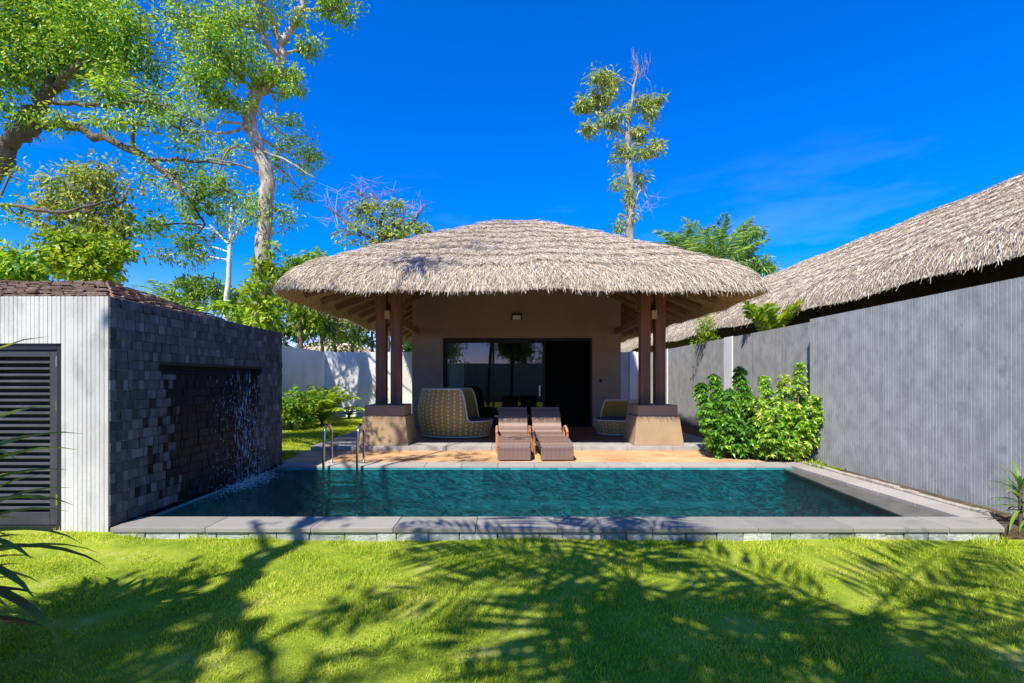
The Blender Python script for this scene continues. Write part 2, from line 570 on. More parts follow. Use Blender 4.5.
def tree(name, label, cat, base, limbs, clumps, leafm, bark, leaf=(.12, .05), droop=.35, seed=1, group=None,
         twig_r=.02, sig=.26, bare=None, nside=8, wig=.03, twigs=True, dens=1.0):
    """limbs: lists of (x,y,z,r); clumps: (xyz, (rx,ry,rz), leaf count); bare: (xyz, rad, count) leafless twigs"""
    rng = np.random.default_rng(seed)
    root = empty(name, tuple(base), label, cat, group)
    mb = MB()
    nodes = []
    for li, L in enumerate(limbs):
        Q = catmull(L, 7)
        Q[1:-1, :3] += rng.normal(size=(len(Q) - 2, 3)) * wig * np.minimum(1, Q[1:-1, 3:4] / .08)
        mb.tube(Q[:, :3], list(np.maximum(Q[:, 3], .004)), nside)
        nodes.append(Q)
    N = np.concatenate(nodes)
    geo = []
    for c, rad, n in clumps:
        c = np.asarray(c, float)
        V, A, sub = clump_leaves(rng, c, rad, int(n * dens), leaf, droop, sig, max(4, n // 45))
        geo.append((V, A))
        if not twigs:
            continue
        # a branch from the nearest lower limb point, then twigs through the clump
        dist = np.linalg.norm(N[:, :3] - c, axis=1) + np.maximum(0, N[:, 2] - c[2]) * 1.5
        k = int(np.argmin(dist))
        a = N[k, :3]
        r0 = min(N[k, 3] * .6, twig_r * 2)
        mid = (a + c) / 2 + rng.normal(size=3) * .08 * np.linalg.norm(c - a) + np.array([0, 0, .06 * np.linalg.norm(c - a)])
        Q = catmull([a, mid, c], 5)
        mb.tube(Q, list(np.linspace(r0, twig_r * .8, len(Q))), 5, cap=False)
        for s in sub[rng.permutation(len(sub))[:14]]:
            m2 = (c + s) / 2 + rng.normal(size=3) * .08 * np.linalg.norm(s - c)
            mb.tube([c, m2, s], [twig_r * .7, twig_r * .45, twig_r * .2], 4, cap=False)
    mb.build('trunk', bark, root, smooth=True)
    if geo:
        V, A = join_geo(geo)
        obj_np('crown', V, A, leafm, root)
    if bare:
        tb = MB()
        for c, rad, cnt in bare:
            c = np.asarray(c, float)
            k = int(np.argmin(np.linalg.norm(N[:, :3] - c, axis=1)))
            a = N[k, :3]
            for _ in range(cnt):
                e = c + unit(rng.normal(size=3)) * np.asarray(rad) * rng.random() ** .4
                m2 = (a + e) / 2 + rng.normal(size=3) * .12 * np.linalg.norm(e - a)
                tb.tube([a, m2, e], [twig_r * .6, twig_r * .4, twig_r * .15], 3, cap=False)
                for _ in range(5):
                    st = m2 + (e - m2) * rng.random()
                    tb.tube([st, st + rng.normal(size=3) * np.asarray(rad) * .32 + np.array([0, 0, .1])], [twig_r * .3, twig_r * .1], 3, cap=False)
        tb.build('bare_twigs', M['twig_purple'], root)
    return root


def frond_geo(rng, base, az, elev, length, droop, lw, ll, nl=34, hang=.35, vee=.35):
    """one feather palm frond: rachis points and leaflets (as long thin folded leaves)"""
    t = np.linspace(0, 1, 14)
    ang = elev - droop * t ** 1.4
    step = length / 13
    h = np.concatenate([[0], np.cumsum(np.cos(ang[:-1]) * step)])
    z = np.concatenate([[0], np.cumsum(np.sin(ang[:-1]) * step)])
    dirh = np.array([math.cos(az), math.sin(az), 0])
    side = np.array([-math.sin(az), math.cos(az), 0])
    R = np.asarray(base) + h[:, None] * dirh + z[:, None] * np.array([0, 0, 1.])
    tt = np.linspace(.12, 1, nl)
    P = np.stack([np.interp(tt, t, R[:, i]) for i in range(3)], 1)
    T = unit(np.gradient(P, axis=0))
    prof = np.sin(np.clip(tt * .9 + .12, 0, 1) * PI) ** .6
    C, D, L = [], [], []
    for sgn in (-1, 1):
        jit = rng.normal(size=(nl, 3)) * .07
        up = np.cross(T, side * 1.0)
        d = side * sgn * .85 + T * (.35 + .5 * tt[:, None]) + np.array([0, 0, 1]) * (vee * (1 - tt[:, None]) - hang) + jit
        C.append(P)
        D.append(d)
        L.append(ll * prof * rng.uniform(.85, 1.1, nl))
    C, D, L = np.concatenate(C), unit(np.concatenate(D)), np.concatenate(L)
    V, A = leaf_geo(rng, C, D, L, lw, .3)
    return R, V, A


def palm(name, label, base, height, nf, flen, leafm, seed, lean=(0, 0), ll=.6, lw=.045, nl=34, elev=(1.2, -.4), droop=1.2,
         trunk_r=(.13, .09), group=None, cat='palm', bark=None, az0=0, azs=None):
    rng = np.random.default_rng(seed)
    root = empty(name, tuple(base), label, cat, group)
    b = np.array(base, float)
    top = b + np.array([lean[0], lean[1], height])
    Q = catmull([b, b + (top - b) * .5 + np.array([lean[0] * -.15, lean[1] * -.15, 0]), top], 8)
    rr = np.linspace(trunk_r[0], trunk_r[1], len(Q))
    MB().tube(Q, list(rr), 10).build('trunk', bark or M['bark_brown'], root, smooth=True)
    geo, mb = [], MB()
    for i in range(nf):
        az = az0 + i * 2.39996 + rng.normal() * .12 if azs is None else azs[i]
        el = elev[0] + (elev[1] - elev[0]) * (i / max(1, nf - 1)) + rng.normal() * .07
        R, V, A = frond_geo(rng, top, az, el, flen * rng.uniform(.88, 1.08), droop * rng.uniform(.8, 1.15), lw, ll, nl)
        geo.append((V, A))
        mb.tube(R, list(np.linspace(.022, .006, len(R))), 5, cap=False)
    V, A = join_geo(geo)
    cr = obj_np('crown', V, A, leafm, root)
    mb.build('frond_stem', leafm, cr)
    return root


# ------------------------------------------------------------------ ground
X_L, X_R = -3.75, 4.45
POOL_F, POOL_B = 4.96, 7.87


def ground_z(x, y):
    z = -.12 + 0 * x
    m = np.exp(-((np.maximum(0, -3.3 - x) * 0 + (y - 4.75)) / .35) ** 2) * (1 / (1 + np.exp((x + 3.55) * 9)))
    z = z + m * .10
    return z + .012 * np.sin(x * 2.1 + 1) * np.sin(y * 1.7)


gx = np.concatenate([[-90, -40, -20, -12, -8], np.linspace(-6.4, 6.4, 65), [8, 12, 20, 40, 90]])
gy = np.concatenate([[-60, -30, -16, -8, -4, -2], np.linspace(-1, 4.9, 40), [5.2, 8, 12, 20, 40, 90]])
GX, GY = np.meshgrid(gx, gy)
GZ = np.where(GY < 5.0, ground_z(GX, GY), -.16) - np.where(GY > 5.0, 1.4, 0) * ((GX > -4.2) & (GX < 5.3) & (GY < 9))
V = np.stack([GX, GY, GZ], -1).reshape(-1, 3)
nx = len(gx)
q = np.array([(j * nx + i, j * nx + i + 1, (j + 1) * nx + i + 1, (j + 1) * nx + i) for j in range(len(gy) - 1) for i in range(nx - 1)])
def add_soil_patch(m):
    nt = m.node_tree
    p = [n for n in nt.nodes if n.type == 'BSDF_PRINCIPLED'][0]
    src = p.inputs['Base Color'].links[0].from_socket
    v = coords(nt)
    mp = nt.nodes.new('ShaderNodeMapping')
    mp.inputs['Location'].default_value = (3.75 / .62, -4.45 / .30, .1)
    mp.inputs['Scale'].default_value = (1 / .62, 1 / .34, 1)
    nt.links.new(v, mp.inputs[0])
    ln = nt.nodes.new('ShaderNodeVectorMath')
    ln.operation = 'LENGTH'
    nt.links.new(mp.outputs[0], ln.inputs[0])
    f = math_n(nt, 'ADD', ln.outputs['Value'], math_n(nt, 'MULTIPLY', noise(nt, v, 6, 5), .9))
    f = ramp(nt, f, [(.75, (1, 1, 1)), (1.0, (0, 0, 0))]).outputs[0]
    c2 = ramp(nt, noise(nt, v, 9, 5), [(.3, (.36, .21, .09)), (.7, (.62, .42, .22))]).outputs[0]
    nt.links.new(mixc(nt, src, c2, f), p.inputs['Base Color'])


add_soil_patch(M['lawn'])
tag(obj_np('lawn', V, q, M['lawn'], None, True), kind='structure')


def grass_geo(rng, n, x0, x1, y0, y1, zf, h, w, skip=None):
    x = rng.uniform(x0, x1, n)
    y = rng.uniform(y0, y1, n)
    keep = np.ones(n, bool)
    if skip is not None:
        keep = ~skip(rng, x, y)
    x, y = x[keep], y[keep]
    n = len(x)
    P = np.stack([x, y, zf(x, y) - .004], 1)
    clump = .75 + .5 * np.sin(x * 5.3 + 2 * np.sin(y * 3.1)) * np.sin(y * 6.1 + 1.3 * np.sin(x * 4.0))
    hh = h * clump * rng.uniform(.5, 1.25, n)
    edge = np.exp(-((y - y1) / .10) ** 2) * (np.sin(x * 7.3) * np.sin(x * 2.9 + 1) > .1)
    hh = hh * (1 + 1.3 * edge)
    a = rng.uniform(0, 2 * PI, n)
    lean = rng.uniform(.2, 1.1, n)
    s = np.stack([-np.sin(a), np.cos(a), 0 * a], 1) * (w * rng.uniform(.7, 1.4, n))[:, None]
    tip = P + np.stack([np.cos(a) * lean, np.sin(a) * lean, np.ones(n)], 1) * hh[:, None]
    mid = P + np.stack([np.cos(a) * lean * .3, np.sin(a) * lean * .3, np.full(n, .6)], 1) * hh[:, None]
    V = np.stack([P - s, P + s, mid + s * .7, tip, mid - s * .7], 1).reshape(-1, 3)
    b = np.arange(n)[:, None] * 5
    A = np.concatenate([b + np.array([0, 1, 2]), b + np.array([0, 2, 4]), b + np.array([4, 2, 3])], 0)
    return V, A


def bare_soil(rng, x, y):
    p = np.exp(-(((x + 3.45) / .42) ** 2 + ((y - 4.3) / .22) ** 2)) * 1.3
    nz = .5 + .5 * np.sin(x * 3.7 + 1.2 * np.sin(y * 5)) * np.sin(y * 4.4 + 2 * np.sin(x * 1.9))
    return rng.random(len(x)) < np.clip(p + .35 * (nz > .82), 0, .97)


g1 = grass_geo(RNG, 230000, -4.8, 5.6, 1.3, 4.57, ground_z, .031, .0026, bare_soil)
g2 = grass_geo(RNG, 26000, -6.8, 7, -1.5, 1.3, ground_z, .04, .004)
g3 = grass_geo(RNG, 30000, -6.8, -3.9, 9.8, 16.6, lambda x, y: 0 * x + .0, .05, .006)
g4 = grass_geo(RNG, 2500, -4.6, -3.9, 8.3, 9.1, lambda x, y: 0 * x + .0, .05, .005)
V, A = join_geo([g1, g2, g3, g4])
tag(obj_np('grass', V, A, M['grass']), label='short bright green grass covering the lawn', cat='grass', kind='stuff')

# raised garden behind the pool, deck and patio
tag(MB().box(-6.9, -3.85, 8.24, 18.5, -.4, 0).build('garden_ground', M['lawn']), kind='structure')
tag(MB().box(4.42, 5.75, 8.24, 18.5, -.4, -.004).build('planting_bed', M['earth_dark']), kind='structure')
tag(MB().prism_z([(4.74, 4.64), (5.41, 4.64), (5.41, 8.24), (4.98, 8.24), (4.98, 4.98)], -.4, -.03).build('soil_strip', M['earth_dark']), kind='structure')
tag(MB().box(-3.85, 4.42, 8.262, 9.60, -.3, .0).build('deck', M['deck']), kind='structure')
tag(MB().box(-6.4, -3.852, 8.9, 9.60, -.3, .006).build('path', M['deck']), kind='structure')
mb = MB()
x = -3.88
while x < 4.44:
    w = min(.9, 4.45 - x)
    mb.box(x, x + w - .005, 9.602, 10.28, -.3, .09)
    x += .9
tag(mb.build('patio_kerb', M['patio_edge'], bevel=.006), kind='structure')
tag(MB().box(-3.88, -2.9, 10.282, 18.4, -.3, .085).build('side_walkway', M['slab_grey']), kind='structure')
tag(MB().box(3.5, 4.45, 10.282, 18.4, -.3, .085).build('side_walkway', M['slab_grey']), kind='structure')
tag(MB().box(-2.898, 3.498, 10.282, 13.7, -.3, .088).build('patio', M['floor_in']), kind='structure')

# ------------------------------------------------------------------ swimming pool
pool = empty('swimming_pool', (.3, 6.4, 0), 'long dark tiled swimming pool with grey stone coping in front of the thatched villa', 'swimming pool')
zb = -1.35
mb = MB()
Lx, Rx = X_L + .012, 4.72
vb = [(Lx, POOL_F, zb), (Rx, POOL_F, zb), (Rx, POOL_B, zb), (Lx, POOL_B, zb), (Lx, POOL_F, -.03), (Rx, POOL_F, -.03), (Rx, POOL_B, -.03), (Lx, POOL_B, -.03)]
mb.add(vb, [(0, 1, 2, 3), (0, 4, 5, 1), (1, 5, 6, 2), (2, 6, 7, 3), (3, 7, 4, 0)])
mb.build('basin', M['pool_tile'], pool)
mb = MB()
mb.box(-1.0, 3.9, 7.45, POOL_B - .01, zb + .01, -.55)
mb.build('bench', M['pool_tile'], pool, bevel=.03)
# sloping wet overflow shelf on the right
mb = MB()
mb.prism_z([(4.20, POOL_F + .004), (4.66, POOL_F + .004), (4.66, POOL_B - .004), (4.52, POOL_B - .004)], -.13, -.045)
mb.build('overflow_shelf', M['shelf'], pool)
mb = MB()
mb.prism_z([(4.21, POOL_F + .004), (4.66, POOL_F + .004), (4.66, POOL_B - .004), (4.53, POOL_B - .004)], zb + .02, -.131)
mb.build('shelf_base', M['pool_tile'], pool)
mb = MB()
x = X_L + .004
k = 0
while x < 4.2:
    w = min(random.choice((.78, .9, .9, 1.0)), 4.2 - x)
    mb.box(x, x + w - .004, 4.575, POOL_F - .002, -.045, random.uniform(-.001, .002))
    x += w
mb.prism_z([(4.204, 4.575), (4.72, 4.575), (4.985, 4.956), (4.204, 4.956)], -.045, .001)
mb.build('front_coping', M['coping'], pool, bevel=.006)
mb = MB()
x = X_L + .02
while x < 4.70:
    w = min(random.uniform(.16, .42), 4.70 - x)
    o_ = random.uniform(0, .014)
    mb.box(x, x + w - .006, 4.60 - o_, 4.70, -.30, -.047)
    x += w
mb.box(X_L + .02, 4.70, 4.705, POOL_F - .004, -1.3, -.05)
mb.build('stone_riser', M['riser'], pool, bevel=.008)
mb = MB()
x = -3.73
while x < 4.66:
    w = min(.6, 4.66 - x)
    mb.box(x, x + w - .004, POOL_B + .002, 8.26, -.06, random.uniform(-.001, .002))
    x += w
mb.box(-3.73, 4.66, POOL_B + .004, 8.25, -1.3, -.065)
mb.build('back_coping', M['coping_back'], pool, bevel=.006)
mb = MB()
y = POOL_F + .002
while y < 8.25:
    w = min(.55, 8.26 - y)
    mb.box(4.665, 4.985, y, y + w - .005, -.5, random.uniform(-.002, .003))
    y += w
mb.build('side_coping', M['coping_back'], pool, bevel=.006)
mb = MB()
y = POOL_F + .05
while y < 8.2:
    w = min(random.uniform(.10, .2), 8.24 - y)
    if True:
        mb.box(4.99, 5.075, y, y + w - .005, -.3, .028 + random.uniform(-.012, .008))
    y += w
mb.build('kerb', M['kerb'], pool, bevel=.01)

wp = [(Lx, POOL_F), (4.30, POOL_F), (4.56, POOL_B), (Lx, POOL_B)]
me = bpy.data.meshes.new('water')
me.from_pydata([(x, y, -.062) for x, y in wp], [], [(0, 1, 2, 3)])
tag(link('water', me, M['water']), kind='structure')

# ladder
lad = empty('pool_ladder', (-2.66, 7.9, 0), 'shiny stainless steel pool ladder at the far edge of the pool', 'pool ladder')
for X in (-2.93, -2.39):
    pts = [(X, 7.76, -.9), (X, 7.76, -.1), (X, 7.78, .35)]
    for a in np.linspace(PI, 0, 9):
        pts.append((X, 7.965 + .165 * math.cos(a), .49 + .175 * math.sin(a)))
    pts += [(X, 8.13, .30), (X, 8.12, .0)]
    MB().tube(catmull(pts, 3), .021, 10).build('rail', M['steel'], lad, True)
    MB().tube([(X, 8.12, .001), (X, 8.12, .014)], .045, 14).build('flange', M['steel'], lad)
for z in (-.25, -.52, -.8):
    MB().box(-2.93, -2.39, 7.73, 7.80, z, z + .03).build('tread', M['steel'], lad)


# ------------------------------------------------------------------ ribbed walls
def ribbed_front(mb, x0, x1, y, z0, z1, yb, pitch=.042, groove=.010, depth=.007):
    """vertical ribs facing -y; solid back to yb"""
    n = max(1, round((x1 - x0) / pitch))
    p = (x1 - x0) / n
    prof = [(x0, y)]
    g0, d0 = groove, depth
    rr_ = np.random.default_rng(int(n))
    for i in range(n):
        a = x0 + i * p
        if rr_.random() < .04:
            continue
        groove = g0 * rr_.uniform(.7, 1.1)
        depth = d0 * rr_.uniform(.35, .8)
        prof += [(a + p - groove, y), (a + p - groove * .75, y + depth), (a + p - groove * .25, y + depth), (a + p - .0004, y)]
    prof.append((x1, y))
    depth = d0
    m = len(prof)
    vs = [(px, py, z0) for px, py in prof] + [(px, py, z1) for px, py in prof]
    fs = [(i, i + 1, i + 1 + m, i + m) for i in range(m - 1)]
    mb.add(vs, fs)
    yo = y + depth + .002
    mb.box(x0, x1, yo, yb, z0, z1 - .001)
    mb.add([(x0, y, z1), (x1, y, z1), (x1, yo, z1), (x0, yo, z1)], [(0, 1, 2, 3)])


def swap_to_left(mb):
    """turn a -y facing ribbed wall into one facing -x: (x,y)->(y,x)"""
    mb.v = [(b, a, c) for a, b, c in mb.v]
    mb.f = [tuple(reversed(f)) for f in mb.f]
    return mb


w = empty('garden_wall', (5.6, 4, 0), 'tall grey ribbed concrete wall beside the pool, nearest the lawn on the right', 'garden wall', 'garden walls')
mb = MB()
ribbed_front(mb, -2.0, 8.59, 5.40, -.3, 2.48, 5.62, .045, .011, .006)
swap_to_left(mb).build('ribbed_face', M['render_grey'], w)
w = empty('garden_wall', (5.7, 13, 0), 'lower grey wall set back behind the leafy shrubs and right pillar, with a white strip', 'garden wall', 'garden walls')
mb = MB()
ribbed_front(mb, 8.60, 18.5, 5.56, -.3, 2.46, 5.78, .05, .010, .004)
swap_to_left(mb).build('ribbed_face', M['render_grey'], w)
MB().box(5.535, 5.57, 11.85, 12.28, -.1, 2.475).build('pilaster', M['white_paint'], w)
MB().box(5.535, 5.57, 16.6, 17.0, -.1, 2.475).build('pilaster', M['white_paint'], w)
w = empty('garden_wall', (0, 18.6, 0), 'sunlit white wall running behind the villa', 'garden wall', 'garden walls')
mb = MB()
ribbed_front(mb, -7.1, 5.55, 18.5, -.3, 2.47, 18.7, .06, .010, .004)
mb.build('ribbed_face', M['render_pale'], w)
MB().box(-6.89, -6.62, 18.46, 18.51, -.1, 2.49).build('pilaster', M['white_paint'], w)
MB().box(4.72, 4.95, 18.46, 18.51, -.1, 2.49).build('pilaster', M['white_paint'], w)
w = empty('garden_wall', (-7, 13, 0), 'shaded blue grey side wall behind the yellow green palm', 'garden wall', 'garden walls')
mb = MB()
ribbed_front(mb, 8.3, 18.44, -5.0, -.3, 2.47, -4.8, .06, .010, .004)
mb.v = [(-b - 11.9, a, c) for a, b, c in mb.v]
mb.build('ribbed_face', M['render_pale'], w)

w = empty('garden_wall', (0, -8, 0), 'unseen grey ribbed wall added behind the viewpoint to block the horizon from the glass', 'garden wall', 'garden walls')  # out of view, added to keep the bright horizon out of the door reflections
mb = MB()
ribbed_front(mb, -9, 5.6, 8.0, -.3, 2.6, 8.2, .06, .010, .004)
mb.v = [(-a, -b, c) for a, b, c in mb.v]
mb.build('ribbed_face', M['render_grey'], w)

# ------------------------------------------------------------------ waterfall block with pump room door
blk = empty('pump_house', (-4.9, 6.4, 0), 'slate tiled block with white ribbed front, louvre door and waterfall slot', 'pump house')
FY, BY, FX, TZ = 4.62, 8.18, -3.79, 2.20
mb = MB()
DX0, DX1, DZ = -5.28, -4.25, 1.75
ribbed_front(mb, DX1 + .002, FX - .004, FY, -.3, TZ, FY + .30)
ribbed_front(mb, DX0, DX1, FY, DZ, TZ, FY + .30)
ribbed_front(mb, -6.6, DX0 - .002, FY, -.3, TZ, FY + .30)
mb.build('ribbed_front', M['render_white'], blk)
mb = MB()
mb.box(FX - .30, FX - .012, FY + .302, BY, -1.4, 1.47)
mb.box(FX - .30, FX - .012, FY + .302, BY, 1.57, TZ - .012)
mb.box(FX - .30, FX - .012, FY + .302, 5.29, 1.47, 1.57)
mb.box(FX - .30, FX - .012, 7.49, BY, 1.47, 1.57)
mb.box(FX - .298, FX - .14, 5.29, 7.49, 1.472, 1.568)
mb.box(FX - .012, FX - .004, FY + .001, FY + .04, -.3, TZ - .004)
mb.build('core_wall', M['grout'], blk)
dry, wet = MB(), MB()
rng = np.random.default_rng(3)
z = -1.30
while z < TZ - .02:
    hgt = .100
    z1 = min(z + hgt, TZ)
    y = FY + rng.uniform(0, .02) * 0
    while y < BY - .01:
        wy = rng.choice([.058, .07, .072, .088])
        y1 = min(y + wy, BY)
        if BY - y1 < .05:
            y1 = BY
        cy, cz = (y + y1) / 2, (z + z1) / 2
        if not (5.29 < cy < 7.49 and 1.455 < cz < 1.585):
            za, zc = z, z1
            if 5.29 < cy < 7.49:
                if za < 1.47 < zc: zc = 1.466
                if za < 1.57 < zc: za = 1.574
            iswet = (5.5 + .12 * math.sin(cz * 9) + rng.normal() * .07 < cy < 7.40 + .05 * math.sin(cz * 7) + rng.normal() * .04 and cz < 1.47) or (rng.random() < .25 and 4.95 < cy < 5.6 and .1 < cz < 1.2) or cz < .02
            pr = rng.uniform(0, .012)
            (wet if iswet else dry).box(FX - .014, FX + pr, y + .0018, y1 - .0018, za + .0018, zc - .0018)
        y = y1
    z = z1
dry.build('slate_tiles', M['tile'], blk, bevel=.0025)
wet.build('wet_tiles', M['tile_wet'], blk, bevel=.0025)
MB().box(FX - .20, FX + .022, 5.30, 7.48, 1.474, 1.482).build('water_lip', M['black_metal'], blk)
# back and side shell, flat top
MB().box(-6.6, FX - .302, BY - .2, BY - .002, -.3, TZ - .03).build('rear_wall', M['render_white'], blk)
# louvre door
door = MB()
door.box(DX0 + .002, DX0 + .06, FY + .02, FY + .12, -.04, DZ - .002)
door.box(DX1 - .06, DX1 - .002, FY + .02, FY + .12, -.04, DZ - .002)
door.box(DX0 + .062, DX1 - .062, FY + .02, FY + .12, DZ - .06, DZ - .002)
door.box(DX0 + .062, DX1 - .062, FY + .02, FY + .12, -.04, .0)
dr = door.build('louvre_door', M['black_metal'], blk, bevel=.003)
mb = MB()
ax0, ax1, az0, az1 = DX0 + .066, DX1 - .066, .006, DZ - .066
mb.box(ax0, ax0 + .075, FY + .035, FY + .085, az0, az1)
mb.box(ax1 - .075, ax1, FY + .035, FY + .085, az0, az1)
mb.box(ax0 + .076, ax1 - .076, FY + .035, FY + .085, az0, az0 + .12)
mb.box(ax0 + .076, ax1 - .076, FY + .035, FY + .085, az1 - .06, az1)
mb.build('door_leaf', M['louvre'], dr, bevel=.003)
mb = MB()
n = 24
for i in range(n):
    zc = az0 + .135 + (az1 - az0 - .21) * (i + .5) / n
    mb.bar((ax0 + .07, FY + .062, zc), (ax1 - .07, FY + .062, zc), .062, .010, up=(0, -.75, 1))
mb.build('louvres', M['louvre'], dr)
for zc in (.25, 1.15, 1.58):
    MB().tube([(DX1 - .062, FY + .028, zc - .05), (DX1 - .062, FY + .028, zc + .05)], .011, 8).build('hinge', M['steel'], dr)
MB().box(DX0, DX1, FY + .20, FY + .22, -.2, DZ).build('door_backing', M['black_metal'], dr)

# low brown roof over the block
def shingle_roof(parent, x0, x1, y0, y1, z0, zt, mat_, seed):
    rng = np.random.default_rng(seed)
    mb = MB()
    hw = (y1 - y0) / 2
    ym = (y0 + y1) / 2
    ra, rb = x0 + hw, x1 - hw * .9
    vs = [(x0, y0, z0), (x1, y0, z0), (x1, y1, z0), (x0, y1, z0), (ra, ym, zt), (rb, ym, zt)]
    mb.add(vs, [(0, 1, 5, 4), (2, 3, 4, 5), (1, 2, 5), (3, 0, 4), (3, 2, 1, 0)])
    rows = 11
    for face in ('front', 'right'):
        for r in range(rows):
            t0, t1 = r / rows, (r + 1.25) / rows
            if face == 'front':
                A0, B0 = np.array(vs[0]) * 1.0, np.array(vs[1]) * 1.0
                A1, B1 = np.array(vs[4]), np.array(vs[5])
            else:
                A0, B0 = np.array(vs[1]) * 1.0, np.array(vs[2]) * 1.0
                A1 = B1 = np.array(vs[5])
            a0, b0 = A0 + (A1 - A0) * t0, B0 + (B1 - B0) * t0
            a1, b1 = A0 + (A1 - A0) * min(1, t1), B0 + (B1 - B0) * min(1, t1)
            n = max(1, int(np.linalg.norm(b0 - a0) / .13))
            nrm = np.cross(b0 - a0, a1 - a0)
            nrm = nrm / (np.linalg.norm(nrm) + 1e-9)
            for i in range(n):
                u0, u1 = i / n, (i + .94) / n
                l = .012 + rng.uniform(0, .02)
                p = [a0 + (b0 - a0) * u0, a0 + (b0 - a0) * u1, a1 + (b1 - a1) * u1, a1 + (b1 - a1) * u0]
                sh = (a0 - a1) * rng.uniform(0, .18)
                mb.add([p[0] + nrm * (l + .02) + sh, p[1] + nrm * (l + .02) + sh, p[2] + nrm * .006, p[3] + nrm * .006,
                        p[0] + nrm * l + sh, p[1] + nrm * l + sh], [(0, 1, 2, 3), (4, 5, 1, 0), (1, 5, 2), (4, 0, 3)])
    return mb.build('roof', mat_, parent)


shingle_roof(blk, -8.6, -4.0, 4.96, 7.9, 2.17, 2.70, M['shingle'], 5)

# falling water, spray and foam
rng = np.random.default_rng(11)
parts = []
n = 520
y = np.where(rng.random(n) < .6, rng.normal(6.95, .22, n), rng.uniform(6.0, 7.4, n))
y = np.clip(y, 5.5, 7.42)
t = rng.random(n) ** .7
zz = 1.46 - 1.50 * t
xx = FX + .03 + .16 * t * rng.uniform(.15, 1.2, n)
sz = rng.uniform(.0010, .0036, n)
le = rng.uniform(.008, .032, n)
for i in range(n):
    pass
O = np.array([[1, 0, 0], [-.5, .87, 0], [-.5, -.87, 0]])
P0 = np.stack([xx, y, zz], 1)
Vd = np.concatenate([P0[:, None, :] + O[None] * sz[:, None, None], (P0 + np.stack([0 * le, 0 * le, le], 1))[:, None, :], (P0 - np.stack([0 * le, 0 * le, le * .5], 1))[:, None, :]], 1).reshape(-1, 3)
b = np.arange(n)[:, None] * 5
Ad = np.concatenate([b + np.array(k) for k in ([0, 1, 3], [1, 2, 3], [2, 0, 3], [1, 0, 4], [2, 1, 4], [0, 2, 4])])
parts.append((Vd, Ad))
n = 150
y = np.clip(rng.normal(6.95, .20, n), 5.6, 7.42)
t = rng.random(n) ** .8
zz = 1.46 - 1.44 * t
xx = FX + .022 + .10 * t * rng.uniform(.1, 1.0, n)
sz = rng.uniform(.0010, .0026, n)
le = rng.uniform(.04, .16, n)
P0 = np.stack([xx, y, zz], 1)
Vd = np.concatenate([P0[:, None, :] + O[None] * sz[:, None, None], (P0 + np.stack([-le * .03, 0 * le, le], 1))[:, None, :], (P0 - np.stack([0 * le, 0 * le, le * .5], 1))[:, None, :]], 1).reshape(-1, 3)
b = np.arange(n)[:, None] * 5
Ad = np.concatenate([b + np.array(k) for k in ([0, 1, 3], [1, 2, 3], [2, 0, 3], [1, 0, 4], [2, 1, 4], [0, 2, 4])])
parts.append((Vd, Ad))
n = 1900
y = rng.normal(6.75, .36, n)
xs_ = FX + .10 + np.abs(rng.normal(0, .16, n))
h = np.abs(rng.normal(0, .05, n))
P0 = np.stack([xs_, y, -.058 + h], 1)
s = rng.uniform(.002, .008, n)
Vd = np.concatenate([P0[:, None, :] + O[None] * s[:, None, None], (P0 + np.stack([0 * s, 0 * s, s * .7], 1))[:, None, :], (P0 - np.stack([0 * s, 0 * s, s * .5], 1))[:, None, :]], 1).reshape(-1, 3)
b = np.arange(n)[:, None] * 5
Ad = np.concatenate([b + np.array(k) for k in ([0, 1, 3], [1, 2, 3], [2, 0, 3], [1, 0, 4], [2, 1, 4], [0, 2, 4])])
parts.append((Vd, Ad))
V, A = join_geo(parts)
tag(obj_np('falling_water', V, A, M['foam'], None, True), 'white drops and foam of the water falling down the slate wall', 'waterfall', kind='stuff')


